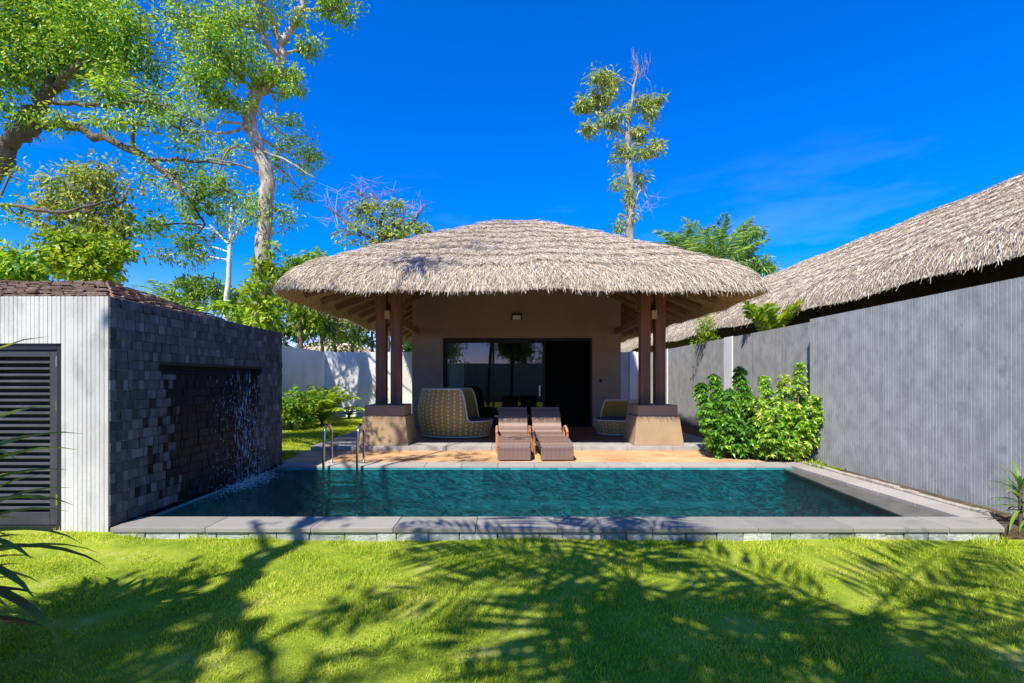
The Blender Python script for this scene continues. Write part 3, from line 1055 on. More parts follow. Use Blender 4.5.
# ------------------------------------------------------------------ thatched roofs
class Thatch:
    def __init__(s, cx, cy, hx, hy, z0, zt, lip=.34, rc=.75, wav=.03, seed=0):
        s.cx, s.cy, s.hx, s.hy, s.z0, s.lip, s.rc, s.wav = cx, cy, hx, hy, z0, lip, rc, wav
        s.um = min(hx, hy)
        s.e = .45
        s.slope = (zt - z0 - lip) / (s.um - s.e + (math.hypot(s.um, s.e) - s.um))
        s.ph = np.random.default_rng(seed).uniform(0, 6, 6)
        # perimeter param table
        a, b = hx - rc, hy - rc
        L = [2 * a, PI / 2 * rc, 2 * b, PI / 2 * rc] * 2
        s.L = np.array(L)
        s.cum = np.concatenate([[0], np.cumsum(L)])
        s.per = s.cum[-1]

    def core(s, q):
        """q in [0,per): front side first (left to right), then right side, back, left"""
        q = np.mod(q, s.per)
        k = np.clip(np.searchsorted(s.cum, q, side='right') - 1, 0, 7)
        f = (q - s.cum[k]) / s.L[k]
        fx = np.select([k == 0, k == 1, k == 2, k == 3, k == 4, k == 5, k == 6, k == 7], [2 * f - 1, 1 + 0 * f, 1 + 0 * f, 1 + 0 * f, 1 - 2 * f, -1 + 0 * f, -1 + 0 * f, -1 + 0 * f])
        fy = np.select([k == 0, k == 1, k == 2, k == 3, k == 4, k == 5, k == 6, k == 7], [-1 + 0 * f, -1 + 0 * f, 2 * f - 1, 1 + 0 * f, 1 + 0 * f, 1 + 0 * f, 1 - 2 * f, -1 + 0 * f])
        a0 = np.select([k == 0, k == 1, k == 2, k == 3, k == 4, k == 5, k == 6, k == 7], [-PI / 2 + 0 * f, -PI / 2 + f * PI / 2, 0 * f, f * PI / 2, PI / 2 + 0 * f, PI / 2 + f * PI / 2, PI + 0 * f, PI + f * PI / 2])
        return fx, fy, np.cos(a0), np.sin(a0)

    def plan(s, q, u):
        fx, fy, nx_, ny_ = s.core(q)
        ru = s.rc * (1 - u / s.um)
        return s.cx + fx * np.maximum(s.hx - u - ru, 0) + ru * nx_, s.cy + fy * np.maximum(s.hy - u - ru, 0) + ru * ny_

    def zin(s, u):
        return s.slope * (math.hypot(s.um, s.e) - np.sqrt((s.um - u) ** 2 + s.e ** 2))

    def wave(s, q):
        t = q / s.per * 2 * PI
        return s.wav * (np.sin(9 * t + s.ph[0]) + .7 * np.sin(17 * t + s.ph[1]) + .6 * np.sin(31 * t + s.ph[2]))

    def outer(s, q, u):
        x, y = s.plan(q, u)
        z = s.z0 + s.lip * (1 - np.exp(-np.maximum(u, 0) / .16)) + s.zin(u) + s.wave(q) * np.exp(-u / 1.2)
        z = z + .02 * np.sin(x * 3.1 + s.ph[3]) * np.sin(y * 2.7 + s.ph[4])
        return np.stack([x, y, z], -1)

    def under(s, q, u, step=0):
        x, y = s.plan(q, u)
        return np.stack([x, y, s.z0 + .03 + s.zin(u) + s.wave(q) * np.exp(-u / .5) + step], -1)


def thatch_parts(parent, T, n_straw, n_fringe, q_lo, q_hi, seed, L=(.12, .34), Wd=.011, bias=None):
    rng = np.random.default_rng(seed)
    nq = 200
    qs = np.arange(nq) / nq * T.per
    us = np.concatenate([[0, .02, .05, .09, .14, .2, .3, .45], np.linspace(.7, T.um - .001, 22)])
    rows = [T.outer(qs, np.full(nq, u)) for u in us]
    inner = []
    uu = np.arange(.10, T.um - .05, .17)
    for u in uu:
        inner.append(T.under(qs, np.full(nq, u), .0))
        inner.append(T.under(qs, np.full(nq, u + .006), .035))
    rows_o = rows
    V = np.concatenate(rows_o)
    A = []
    for r in range(len(rows_o) - 1):
        for i in range(nq):
            j = (i + 1) % nq
            A.append((r * nq + i, r * nq + j, (r + 1) * nq + j, (r + 1) * nq + i))
    roof = obj_np('roof', V, A, M['thatch'], parent, True)
    rows_i = [rows[0]] + inner
    V = np.concatenate(rows_i)
    A = []
    for r in range(len(rows_i) - 1):
        for i in range(nq):
            j = (i + 1) % nq
            A.append((r * nq + i, (r + 1) * nq + i, (r + 1) * nq + j, r * nq + j))
    obj_np('thatch_underside', V, A, M['straw_under'], roof)
    # straw laid down the slope
    q = rng.uniform(q_lo, q_hi, n_straw) * T.per
    u = T.um * (1 - np.sqrt(1 - rng.random(n_straw) * .999)) if bias is None else T.um * rng.random(n_straw) ** bias
    u = np.clip(u, .02, T.um - .02)
    P = T.outer(q, u)
    d = .03
    dn = unit(T.outer(q, np.maximum(u - d, -.0)) - T.outer(q, np.maximum(u - d, 0) + d))
    tq = unit(T.outer(q + .05, u) - P)
    nr = unit(np.cross(tq, -dn))
    D = unit(dn + tq * rng.normal(0, .34, n_straw)[:, None] + nr * rng.uniform(-.08, .16, n_straw)[:, None])
    Ln = rng.uniform(L[0], L[1], n_straw)[:, None]
    S = unit(np.cross(D, nr + rng.normal(0, .5, (n_straw, 3)))) * (Wd * rng.uniform(.6, 1.4, n_straw))[:, None]
    course = 1 - np.mod(u / .42 + .12 * np.sin(q * 2.3) + .05 * np.sin(q * 7.1), 1.0)
    B = P + nr * (rng.uniform(.0, .03, n_straw) + .035 * course)[:, None]
    E = B + D * Ln
    V1 = np.stack([B - S, B + S, E + S * .5, E - S * .5], 1).reshape(-1, 3)
    A1 = (np.arange(n_straw)[:, None] * 4 + np.array([0, 1, 2, 3]))
    # ragged fringe at the eave
    q = rng.uniform(q_lo, q_hi, n_fringe) * T.per
    u = rng.random(n_fringe) ** 1.3 * .22
    P = T.outer(q, u)
    fx, fy, nx_, ny_ = T.core(q)
    out = np.stack([nx_, ny_, 0 * nx_], 1)
    tq = unit(T.outer(q + .05, u) - P)
    D = unit(out * rng.uniform(.1, .7, n_fringe)[:, None] * (.4 + u[:, None] * 3) + np.array([0, 0, -1.]) * 1 + tq * rng.normal(0, .22, n_fringe)[:, None])
    Ln = rng.uniform(.03, .10, n_fringe)[:, None]
    S = unit(np.cross(D, out + rng.normal(0, .5, (n_fringe, 3)))) * (Wd * rng.uniform(.6, 1.3, n_fringe))[:, None]
    B = P + out * rng.uniform(0, .03, n_fringe)[:, None]
    E = B + D * Ln
    E[:, 2] = np.maximum(E[:, 2], T.z0 + T.wave(q) - .012 + rng.normal(0, .012, n_fringe))
    V2 = np.stack([B - S, B + S, E + S * .6, E - S * .6], 1).reshape(-1, 3)
    A2 = (np.arange(n_fringe)[:, None] * 4 + np.array([0, 1, 2, 3]))
    V, A = join_geo([(V1, A1), (V2, A2)])
    obj_np('straw', V, A, M['straw'], roof)
    return roof


# ------------------------------------------------------------------ the villa
CX = .285
villa = empty('thatched_villa', (CX, 13.5, 0), 'brown pool villa under a wide hipped straw thatch roof with a sliding glass door', 'villa')
T1 = Thatch(CX, 8.2 + 5.7, 4.37, 5.7, 2.925, 5.47, rc=.5, wav=.02, seed=2)
roof = thatch_parts(villa, T1, 230000, 34000, -.5, .5, 21, L=(.06, .19), Wd=.0029)
WY = 13.48
WL, WR = -2.62, 3.20
OX0, OX1, OZ = -1.755, 2.40, 2.57
mb = MB()
mb.prism_y([(WL, -.1), (OX0, -.1), (OX0, OZ), (WL, OZ)], WY, WY + .2)
mb.prism_y([(OX1, -.1), (WR, -.1), (WR, OZ), (OX1, OZ)], WY, WY + .2)
mb.prism_y([(WL, OZ + .001), (WR, OZ + .001), (WR, 3.58), (CX, 5.05), (WL, 3.58)], WY, WY + .2)
mb.box(WL, WL + .2, WY + .202, 18.2, -.1, 3.56)
mb.box(WR - .2, WR, WY + .202, 18.2, -.1, 3.56)
mb.box(WL + .202, WR - .202, 18.0, 18.2, -.1, 3.56)
mb.build('wall', M['villa_wall'], villa)
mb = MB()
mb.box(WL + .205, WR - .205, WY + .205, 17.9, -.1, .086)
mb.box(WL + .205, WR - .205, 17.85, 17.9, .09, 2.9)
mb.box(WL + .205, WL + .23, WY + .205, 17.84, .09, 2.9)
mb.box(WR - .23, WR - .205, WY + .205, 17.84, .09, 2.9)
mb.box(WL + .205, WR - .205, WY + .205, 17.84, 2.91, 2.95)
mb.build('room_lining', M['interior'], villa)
# sliding door
sd = MB()
sd.box(OX0 + .002, OX0 + .06, WY - .02, WY + .12, .09, OZ - .002)
sd.box(OX1 - .06, OX1 - .002, WY - .02, WY + .12, .09, OZ - .002)
sd.box(OX0 + .062, OX1 - .062, WY - .02, WY + .12, OZ - .07, OZ - .002)
sd.box(OX0 + .062, OX1 - .062, WY - .02, WY + .12, .089, .115)
sdo = sd.build('sliding_door', M['black_metal'], villa)
for x0, x1, yy in ((OX0 + .064, -.32, WY + .01), (-.38, 1.09, WY + .06)):
    fr = MB()
    z0, z1 = .118, OZ - .074
    fr.box(x0, x0 + .06, yy, yy + .04, z0, z1)
    fr.box(x1 - .06, x1, yy, yy + .04, z0, z1)
    fr.box(x0 + .061, x1 - .061, yy, yy + .04, z1 - .06, z1)
    fr.box(x0 + .061, x1 - .061, yy, yy + .04, z0, z0 + .08)
    fr.build('door_frame', M['black_metal'], sdo)
    MB().box(x0 + .061, x1 - .061, yy + .016, yy + .024, z0 + .081, z1 - .061).build('glass_pane', M['glass'], sdo)
MB().box(.92, .96, WY + .0, WY + .055, .95, 1.25).build('door_handle', M['steel'], sdo)
# wall lamp and switch
lm = MB()
xl, zl = CX + .01, 1.4 + 63 / 35.9
lm.box(xl - .14, xl + .14, WY - .10, WY - .001, zl + .04, zl + .085)
lm.box(xl - .14, xl - .115, WY - .10, WY - .001, zl - .085, zl + .04)
lm.box(xl + .115, xl + .14, WY - .10, WY - .001, zl - .085, zl + .04)
lo = lm.build('wall_lamp', M['black_metal'], villa, bevel=.004)
MB().box(xl - .112, xl + .112, WY - .075, WY - .004, zl - .07, zl + .038).build('lamp_glass', M['curtain'], lo)
MB().box(2.60, 2.68, WY - .012, WY - .001, 1.34, 1.42).build('light_switch', M['black_metal'], villa)

# pillars
for sx in (-1, 1):
    px = CX + .02 + sx * 2.76
    pb = MB().frustum(px, 10.16, 1.0, 1.0, .088, .86, .86, .665).build('pillar_base', M['pillar'], villa, bevel=.012)
    MB().frustum(px, 10.16, .80, .80, .6655, .80, .80, .89).build('pillar_cap', M['pillar_cap'], pb, bevel=.012)
    for k in (-1, 1):
        xp = px + k * .155
        MB().box(xp - .105, xp + .105, 10.06, 10.26, .8905, 3.72).build('post', M['wood_red'], villa, bevel=.008)
    tb_ = MB().box(px - .046, px + .046, 10.02, 13.47, 2.67, 2.83).build('tie_beam', M['wood_rafter'], villa, bevel=.006)
    MB().box(px - .048, px + .048, 9.97, 10.02, 2.66, 2.84).build('lit_beam_end', M['wood_lit'], tb_, bevel=.004)  # beam end catching the light, its brightness painted as a paler piece
    MB().box(px - .30, px + .30, 10.28, 10.36, 2.86, 3.02).build('crosspiece', M['wood_red'], villa, bevel=.006)

# rafters under the thatch
def rafters(parent, T, qlist, w=.07, h=.11):
    for q in qlist:
        a = T.under(np.array([q]), np.array([.25]))[0]
        b = T.under(np.array([q]), np.array([T.um - .1]))[0]
        a[2] -= .07
        b[2] -= .07
        MB().bar(a, b, w, h).build('rafter', M['wood_rafter'], parent)


rafters(roof, T1, list(np.linspace(.4, T1.cum[1] - .4, 9)) + list(np.linspace(T1.cum[2] + .3, T1.cum[3] - .3, 12)) + list(np.linspace(T1.cum[6] + .3, T1.cum[7] - .3, 12))
        + [(T1.cum[1] + T1.cum[2]) / 2, (T1.cum[7] + T1.cum[8]) / 2])

# curtain inside the glass
cz = MB()
n = 60
vs, fs = [], []
for i in range(n):
    x = OX0 + .10 + .46 * i / (n - 1)
    yv = WY + .25 + .035 * math.sin(i * 1.05)
    vs += [(x, yv, .1), (x, yv, 2.49)]
fs = [(2 * i, 2 * i + 2, 2 * i + 3, 2 * i + 1) for i in range(n - 1)]
cu = empty('curtain', (OX0 + .3, WY + .3, .1), 'pale gathered curtain behind the left glass panel of the villa', 'curtain')
me = bpy.data.meshes.new('cloth')
me.from_pydata([tuple(np.array(p) - np.array(origin(cu))) for p in vs], [], fs)
o = link('cloth', me, M['curtain'], cu, True)
sm = o.modifiers.new('thick', 'SOLIDIFY')
sm.thickness = .004
MB().tube([(OX0 + .08, WY + .2, 2.5), (1.0, WY + .2, 2.5)], .012, 8).build('curtain_rail', M['steel'], cu)

# ------------------------------------------------------------------ neighbour villa
nb = empty('neighbour_villa', (10.7, 16, 0), 'long neighbouring straw thatched roof rising behind the grey wall on the right', 'villa')
T2 = Thatch(6.5 + 4.25, 17.0, 4.25, 14.2, 2.94, 5.55, seed=9)
# perimeter part facing the pool is its left side (x small): q from cum[6] to cum[7]
thatch_parts(nb, T2, 220000, 34000, T2.cum[6] / T2.per - .06, T2.cum[7] / T2.per + .04, 31, L=(.07, .22), Wd=.0038, bias=.8)
MB().box(7.75, 13.7, 4.2, 29.8, -.2, 3.45).build('wall', M['wood_dark'], nb)
for y in np.arange(3.6, 30, 1.3):
    MB().bar((6.85, y, 3.0), (8.4, y, 3.85), .07, .1).build('rafter', M['wood_dark'], nb)

# far thatched roof behind the back wall
fr = empty('far_hut', (-9.6, 28, 0), 'small distant thatched hut half hidden by bushes beyond the back wall', 'hut')
T3 = Thatch(-9.6, 27.5, 2.6, 2.6, 2.3, 3.75, seed=5)
thatch_parts(fr, T3, 6000, 2500, -.5, .5, 41, L=(.2, .5), Wd=.02)
MB().box(-11.2, -8.0, 26, 29, -.2, 2.6).build('wall', M['villa_wall'], fr)


# ------------------------------------------------------------------ sun loungers (facing the pool, foot towards -y)
def make_lounger(label):
    root = empty('sun_lounger', (0, 0, 0), label, 'sun lounger', 'loungers on the deck')
    prof = [(0.0, .02), (.005, .15), (.03, .25), (.10, .295), (.30, .325), (.52, .355), (.66, .36), (.82, .325), (.98, .275), (1.10, .265)]
    P = catmull(prof, 5)
    hw = .285

    def sheet(P, th, name, parent, w=hw):
        P = np.asarray(P)
        T = unit(np.gradient(P, axis=0))
        Nn = np.stack([-T[:, 1], T[:, 0]], 1)
        Q = P - Nn * th
        m = len(P)
        vs = []
        for R in (P, Q):
            for x in (-w, w):
                vs += [(x, a, b) for a, b in R]
        fs = []
        for i in range(m - 1):
            fs += [(i, m + i, m + i + 1, i + 1), (2 * m + i, 2 * m + i + 1, 3 * m + i + 1, 3 * m + i), (i, i + 1, 2 * m + i + 1, 2 * m + i), (m + i, 3 * m + i, 3 * m + i + 1, m + i + 1)]
        fs += [(0, 2 * m, 3 * m, m), (m - 1, 2 * m - 1, 4 * m - 1, 3 * m - 1)]
        return MB().add(vs, fs).build(name, M['rattan'], parent, bevel=.006)
    sheet(P, .035, 'seat', root)
    B = catmull([(1.10, .28), (1.22, .38), (1.40, .60), (1.58, .845)], 5)
    sheet(B, .03, 'backrest', root, .29)
    for s in (-1, 1):
        x = s * .315
        arm = catmull([(x, .78, .40), (x, .86, .47), (x, 1.0, .50), (x, 1.14, .47), (x, 1.20, .40)], 4)
        MB().tube(arm, .026, 8).build('armrest', M['wood_arm'], root, True)
        MB().bar((x, .80, .42), (x, .80, .0), .04, .035, up=(0, 1, 0)).build('leg', M['wood_arm'], root)
        MB().bar((x, 1.18, .42), (x, 1.18, .0), .04, .035, up=(0, 1, 0)).build('leg', M['wood_arm'], root)
        MB().bar((s * .27, .02, .22), (s * .27, 1.2, .22), .03, .05).build('side_rail', M['rattan_dark'], root)
    return root


M['wood_arm'] = mat('armrest_wood', [(.3, (.36, .15, .07)), (.7, (.52, .27, .14))], scale=8, bump=.15, rough=.4)
M['rattan_dark'] = mat('dark_rattan', [(.3, (.05, .035, .03)), (.7, (.10, .07, .06))], bump=.3)


def copy_tree(o, parent=None):
    c = o.copy()
    COL.objects.link(c)
    if parent is not None:
        c.parent = parent
    for ch in [k for k in o.children]:
        copy_tree(ch, c)
    return c


lg = make_lounger('striped grey brown rattan sun lounger with wooden armrests, nearer the round backed wicker chair')
lg.location = (.14, 8.33, .001)
l2 = copy_tree(lg)
l2['label'] = 'striped grey brown rattan sun lounger turned slightly outwards, nearer the open doorway'
l2.location = (.885, 8.33, .001)
l2.rotation_euler = (0, 0, math.radians(3))


# ------------------------------------------------------------------ wicker cocoon chairs
def cocoon(label, loc, rotz, a, b, hback, hseat, seed, arm=.35, ncol=40, drow=.088):
    """a tub chair, open towards local +x; a,b half length and half width"""
    root = empty('wicker_chair', (0, 0, 0), label, 'wicker chair', 'woven chairs on the patio')
    nth = 96
    th = np.linspace(0, 2 * PI, nth, endpoint=False)

    def rim(t):
        c = np.cos(t)
        s_ = 1 / (1 + np.exp(-(arm - c) * 45))
        return hseat + (hback - hseat) * s_ * (1 - .06 * np.exp(-((c + 1) / .3) ** 2) * 0)

    def surf(t, z):
        k = z / hback
        r = .86 + .15 * np.sin(np.clip(k * 1.15, 0, 1.2) * PI * .85) + .02 * k
        return np.stack([a * r * np.cos(t), b * r * np.sin(t), z + 0 * t], -1)
    nz = 18
    rows = []
    for i in range(nz + 1):
        z = .03 + (rim(th) - .03) * i / nz
        rows.append(surf(th, z))
    V = np.concatenate(rows)
    A = [(r * nth + i, r * nth + (i + 1) % nth, (r + 1) * nth + (i + 1) % nth, (r + 1) * nth + i) for r in range(nz) for i in range(nth)]
    sh = link('shell', mesh_np('shell', V, A), M['wicker'], root, True)
    uv = sh.data.uv_layers.new(name='UVMap')
    vals = []
    for r in range(nz):
        for i in range(nth):
            for (di, dr_) in ((0, 0), (1, 0), (1, 1), (0, 1)):
                vals += [(i + di) / nth * 190, (r + dr_) / nz * hback * 42]
    uv.data.foreach_set('uv', vals)
    so = sh.modifiers.new('thick', 'SOLIDIFY')
    so.thickness = .03
    so.offset = -1
    # white cord dashes woven through the shell, in columns
    mb = MB()
    for c in range(ncol):
        t = 2 * PI * c / ncol
        tr = float(rim(np.array([t]))[0])
        z = .07 + (c % 2) * .03
        while z < tr - .03:
            p = [surf(np.array([t + dt]), np.array([z + dz]))[0] for dt, dz in ((-.017, 0), (.017, 0), (.017, .046), (-.017, .046))]
            out = np.array([math.cos(t) / a, math.sin(t) / b, 0])
            out = out / np.linalg.norm(out)
            p2 = [q_ + out * .006 for q_ in p]
            mb.add(p2 + p, [(0, 1, 2, 3), (0, 4, 5, 1), (3, 2, 6, 7), (1, 5, 6, 2), (0, 3, 7, 4)])
            z += drow
    mb.build('cord_pattern', M['white_cord'], sh)
    tr = [tuple(surf(np.array([t]), rim(np.array([t])))[0]) for t in np.linspace(0, 2 * PI, 145)]
    MB().tube(tr, .016, 6, cap=False).build('rim', M['white_cord'], root, True)
    bt = [tuple(surf(np.array([t]), np.array([.03]))[0]) for t in np.linspace(0, 2 * PI, 73)]
    MB().tube(bt, .014, 6, cap=False).build('base_ring', M['white_cord'], root, True)
    cpts = [tuple(surf(np.array([t]), np.array([hseat - .03]))[0] * np.array([.93, .93, 1])) for t in np.linspace(0, 2 * PI, 48, endpoint=False)]
    MB().prism_z([(p[0], p[1]) for p in cpts], hseat - .10, hseat + .03).build('cushion', M['cushion'], root, bevel=.03)
    root.location = loc
    root.rotation_euler = (0, 0, rotz)
    return root


cocoon('tall golden brown wicker tub chair with white cord dashes beside the left pillar', (-1.18, 11.35, .09), math.radians(-8), .88, .68, 1.10, .38, 1, arm=.42)
cocoon('low golden brown wicker tub chair half hidden by the right pillar', (2.78, 11.75, .09), math.radians(180 + 22), .66, .56, .80, .36, 2, arm=.25)

# ------------------------------------------------------------------ plants in the garden
def shrub(name, label, base, clumps, leafm, leaf, seed, stems=7, group=None, droop=.2, sig=.24, spread=.25):
    rng = np.random.default_rng(seed)
    root = empty(name, tuple(base), label, 'shrub', group)
    b = np.array(base, float)
    mb = MB()
    geo = []
    for c, rad, n in clumps:
        c = np.asarray(c, float)
        V, A, sub = clump_leaves(rng, c, rad, n, leaf, droop, sig)
        geo.append((V, A))
        st = b + np.array([rng.normal() * spread * .4, rng.normal() * spread * .4, -.02])
        Q = catmull([st, (st + c) / 2 + rng.normal(size=3) * .05, c + np.array([0, 0, rad[2] * .5])], 5)
        mb.tube(Q, list(np.linspace(.018, .006, len(Q))), 5)
        for s in sub[:10]:
            mb.tube([c, (c + s) / 2 + rng.normal(size=3) * .03, s], [.007, .005, .003], 4, cap=False)
    mb.build('stem', M['bark_brown'], root, True)
    V, A = join_geo(geo)
    obj_np('foliage', V, A, leafm, root)
    return root


def whorl_geo(rng, c, r, n_leaf, leaflet):
    """schefflera style rosettes: leaflets radiating from a point"""
    geo = []
    for i in range(n_leaf):
        a = rng.uniform(0, 2 * PI)
        el = rng.uniform(-.35, .5)
        pc = c + np.array([math.cos(a) * math.cos(el), math.sin(a) * math.cos(el), math.sin(el)]) * r
        k = 7
        aa = np.linspace(0, 2 * PI, k, endpoint=False) + rng.uniform(0, 1)
        ax = unit(np.array([math.cos(a) * .7, math.sin(a) * .7, .8 + rng.normal() * .2]))
        e1 = unit(np.cross(ax, [0.3, .2, 1.0]))
        e2 = np.cross(ax, e1)
        D = np.cos(aa)[:, None] * e1 + np.sin(aa)[:, None] * e2 + ax * .1 + np.array([0, 0, -.25])
        L = leaflet * rng.uniform(.8, 1.15, k)
        geo.append(leaf_geo(rng, np.tile(pc, (k, 1)), D, L, L * .42, .15))
    return geo


def schefflera(label, base, columns, leafm, seed, leaflet=.115):
    rng = np.random.default_rng(seed)
    root = empty('leafy_shrub', tuple(base), label, 'shrub', 'broad leaved shrubs by the grey wall')
    mb = MB()
    geo = []
    for (x, y, top, r) in columns:
        b0 = np.array([base[0] + (x - base[0]) * .35, base[1] + (y - base[1]) * .35, -.03])
        tp = np.array([x, y, top])
        Q = catmull([b0, (b0 + tp) / 2 + np.array([(x - base[0]) * .15, 0, 0]), tp], 8)
        mb.tube(Q, list(np.linspace(.022, .008, len(Q))), 6)
        zz = np.arange(.12, top, .07)
        for z in zz:
            f = z / top
            i = f * (len(Q) - 1)
            c = Q[int(i)] + (Q[min(int(i) + 1, len(Q) - 1)] - Q[int(i)]) * (i - int(i))
            rr = r * (1.0 - .55 * f ** 3) * rng.uniform(.75, 1.1)
            geo += whorl_geo(rng, c, rr, 5, leaflet)
            geo += whorl_geo(rng, c, rr * .55, 2, leaflet)
    mb.build('stem', M['bark_brown'], root, True)
    V, A = join_geo(geo)
    obj_np('foliage', V, A, leafm, root)
    return root


# group by the right wall
def colpx(px, ytop, d, r):
    p = W(px, ytop, d)
    return (p[0], p[1], p[2], r)


schefflera('deep green leafy shrub at the edge of the deck, closest to the right pillar', (4.3, 8.85, 0),
           [colpx(700, 382, 9.0, .16), colpx(714, 377, 9.2, .16), colpx(740, 368, 9.3, .17), colpx(728, 390, 8.8, .22), colpx(750, 396, 8.9, .20), colpx(708, 402, 8.7, .22), colpx(728, 420, 8.55, .26), colpx(748, 428, 8.45, .24), colpx(712, 430, 8.6, .2)], M['leaf_schef_dark'], 4, .105)
schefflera('tall yellow green variegated shrub with several upright stems against the grey wall', (4.75, 8.5, 0),
           [colpx(764, 376, 9.0, .18), colpx(784, 374, 8.9, .15), colpx(800, 365, 8.7, .15), colpx(828, 387, 8.3, .15), colpx(815, 396, 8.35, .18), colpx(757, 398, 8.6, .22),
            colpx(776, 400, 8.4, .24), colpx(796, 402, 8.35, .22), colpx(770, 425, 8.3, .26), colpx(806, 422, 8.25, .24), colpx(788, 432, 8.2, .24)], M['leaf_schefflera'], 6, .085)
# low tuft of grass-like weeds by the right coping
V, A = grass_geo(np.random.default_rng(8), 420, 4.95, 5.34, 7.6, 8.2, lambda x, y: 0 * x - .02, .10, .006)
tag(obj_np('weeds', V, A, M['leaf_yellow']), 'small yellow green weeds at the foot of the grey wall', 'weeds', kind='stuff')

# young areca palm and shrub in the left corner of the garden
b = W(322, 421, 14.6)
palm('areca_palm', 'small yellow green feathery palm in the corner by the white wall', (b[0], b[1], 0), .15, 22, 1.45, M['leaf_yellow'], 12, ll=.42, lw=.055, nl=20,
     elev=(1.5, .75), droop=1.35, trunk_r=(.05, .04))
c1, c2, c3 = W(297, 408, 13.6), W(308, 402, 13.9), W(290, 412, 13.2)
shrub('garden_shrub', 'bushy bright green shrub left of the small palm', (c1[0], c1[1], 0), [(c1, (.45, .4, .40), 900), (c2, (.35, .3, .3), 500), (c3, (.4, .3, .35), 500)], M['leaf_bright'], (.14, .06), 5)
b = W(349, 416, 17.6)
palm('small_cycad', 'tiny dark spiky plant at the foot of the white wall', (b[0], b[1], 0), .12, 9, .55, M['leaf_dark'], 14, ll=.16, lw=.03, nl=10, elev=(1.2, .3), droop=.8, trunk_r=(.05, .05))

# plants growing over the right wall
def philodendron(label, base, leaves_, seed, leafm):
    rng = np.random.default_rng(seed)
    root = empty('split_leaf_plant', tuple(base), label, 'plant', 'plants above the right wall')
    geo, mb = [], MB()
    for (az, el, ln) in leaves_:
        R, V, A = frond_geo(rng, base, az, el, ln, .45, .13, .34, 11, hang=.1, vee=.3)
        geo.append((V, A))
        mb.tube(R, list(np.linspace(.016, .006, len(R))), 5, cap=False)
    V, A = join_geo(geo)
    obj_np('foliage', V, A, leafm, root)
    mb.build('stalk', leafm, root)
    return root


b = W(763, 334, 10.9)
philodendron('large split leaf plant with long lobed leaves rising above the grey wall', (b[0] + .12, b[1], 2.35),
             [(-.1, 1.0, 1.25), (.35, .8, 1.2), (2.9, 1.2, 1.0), (3.4, 1.0, .95), (2.6, 1.35, .85), (1.0, 1.3, .95), (-.6, 1.05, 1.0), (4.0, 1.2, .8)], 3, M['leaf_yellow'])
b = W(697, 338, 13.6)
shrub('feathery_shrub', 'feathery yellow green shrub rising above the far end of the grey wall', (b[0] + .3, b[1], 0), [((b[0] + .25, b[1], 2.75), (.42, .35, .42), 800)], M['leaf_yellow'], (.14, .025), 9)

# cordyline at the left edge of the lawn
def cordyline(label, base, stems, seed, leafm, nleaf=46, ln=(.45, .95), lw=.062, elo=-.2):
    rng = np.random.default_rng(seed)
    root = empty('cordyline', tuple(base), label, 'plant')
    geo, mb = [], MB()
    for (dx, dy, h) in stems:
        b = np.array(base) + np.array([dx * .3, dy * .3, -.02])
        tp = np.array(base) + np.array([dx, dy, h])
        mb.tube(catmull([b, (b + tp) / 2, tp], 5), .016, 6)
        for i in range(nleaf):
            f = 1 - .55 * (i / nleaf)
            p0 = b + (tp - b) * f
            az = i * 2.4 + rng.normal() * .2
            el = 1.25 - 1.35 * (i / nleaf) + rng.normal() * .12
            L = rng.uniform(*ln)
            m = 9
            t = np.linspace(0, 1, m)
            ang = el - (.9 + .5 * rng.random()) * t ** 1.5
            h_ = np.concatenate([[0], np.cumsum(np.cos(ang[:-1]) * L / (m - 1))])
            z_ = np.concatenate([[0], np.cumsum(np.sin(ang[:-1]) * L / (m - 1))])
            dh = np.array([math.cos(az), math.sin(az), 0])
            sd_ = np.array([-math.sin(az), math.cos(az), 0])
            C = p0 + h_[:, None] * dh + z_[:, None] * np.array([0, 0, 1.])
            wd = lw * np.sin(np.clip(t * .92 + .10, 0, 1) * PI) ** .7 + .002
            Vl = np.stack([C - sd_ * wd[:, None] / 2 + np.array([0, 0, .2]) * wd[:, None], C, C + sd_ * wd[:, None] / 2 + np.array([0, 0, .2]) * wd[:, None]], 1).reshape(-1, 3)
            Al = []
            for k in range(m - 1):
                a = k * 3
                Al += [(a, a + 1, a + 4), (a, a + 4, a + 3), (a + 1, a + 2, a + 5), (a + 1, a + 5, a + 4)]
            geo.append((Vl, np.array(Al)))
    mb.build('stem', M['bark_brown'], root, True)
    V, A = join_geo(geo)
    obj_np('foliage', V, A, leafm, root)
    return root


cordyline('reddish green strap leaved cordyline at the left edge of the lawn', (-2.99, 2.42, -.12), [(0, 0, 1.15), (-.15, .12, .85), (.02, -.15, .55)], 5, M['leaf_cordyline'])
cordyline('small spiky green plant in the corner where the pool edge meets the right wall', (5.02, 4.72, -.05), [(0, 0, .42), (.12, -.08, .3)], 8, M['leaf_mid'], 26, (.2, .36), .025)

# ------------------------------------------------------------------ trees
def limb(*p):
    """(px,py,d,r) list -> xyz r"""
    return [tuple(W(a, b, d)) + (r,) for a, b, d, r in p]


def cl(px, py, d, rpx, rpy, n, depth=None, top=None):
    s = d / F
    if top:
        n = int(n * (top[1] if py < top[0] else top[2]))
    return (W(px, py, d), (rpx * s, (depth or (rpx + rpy) / 2) * s, rpy * s), n)


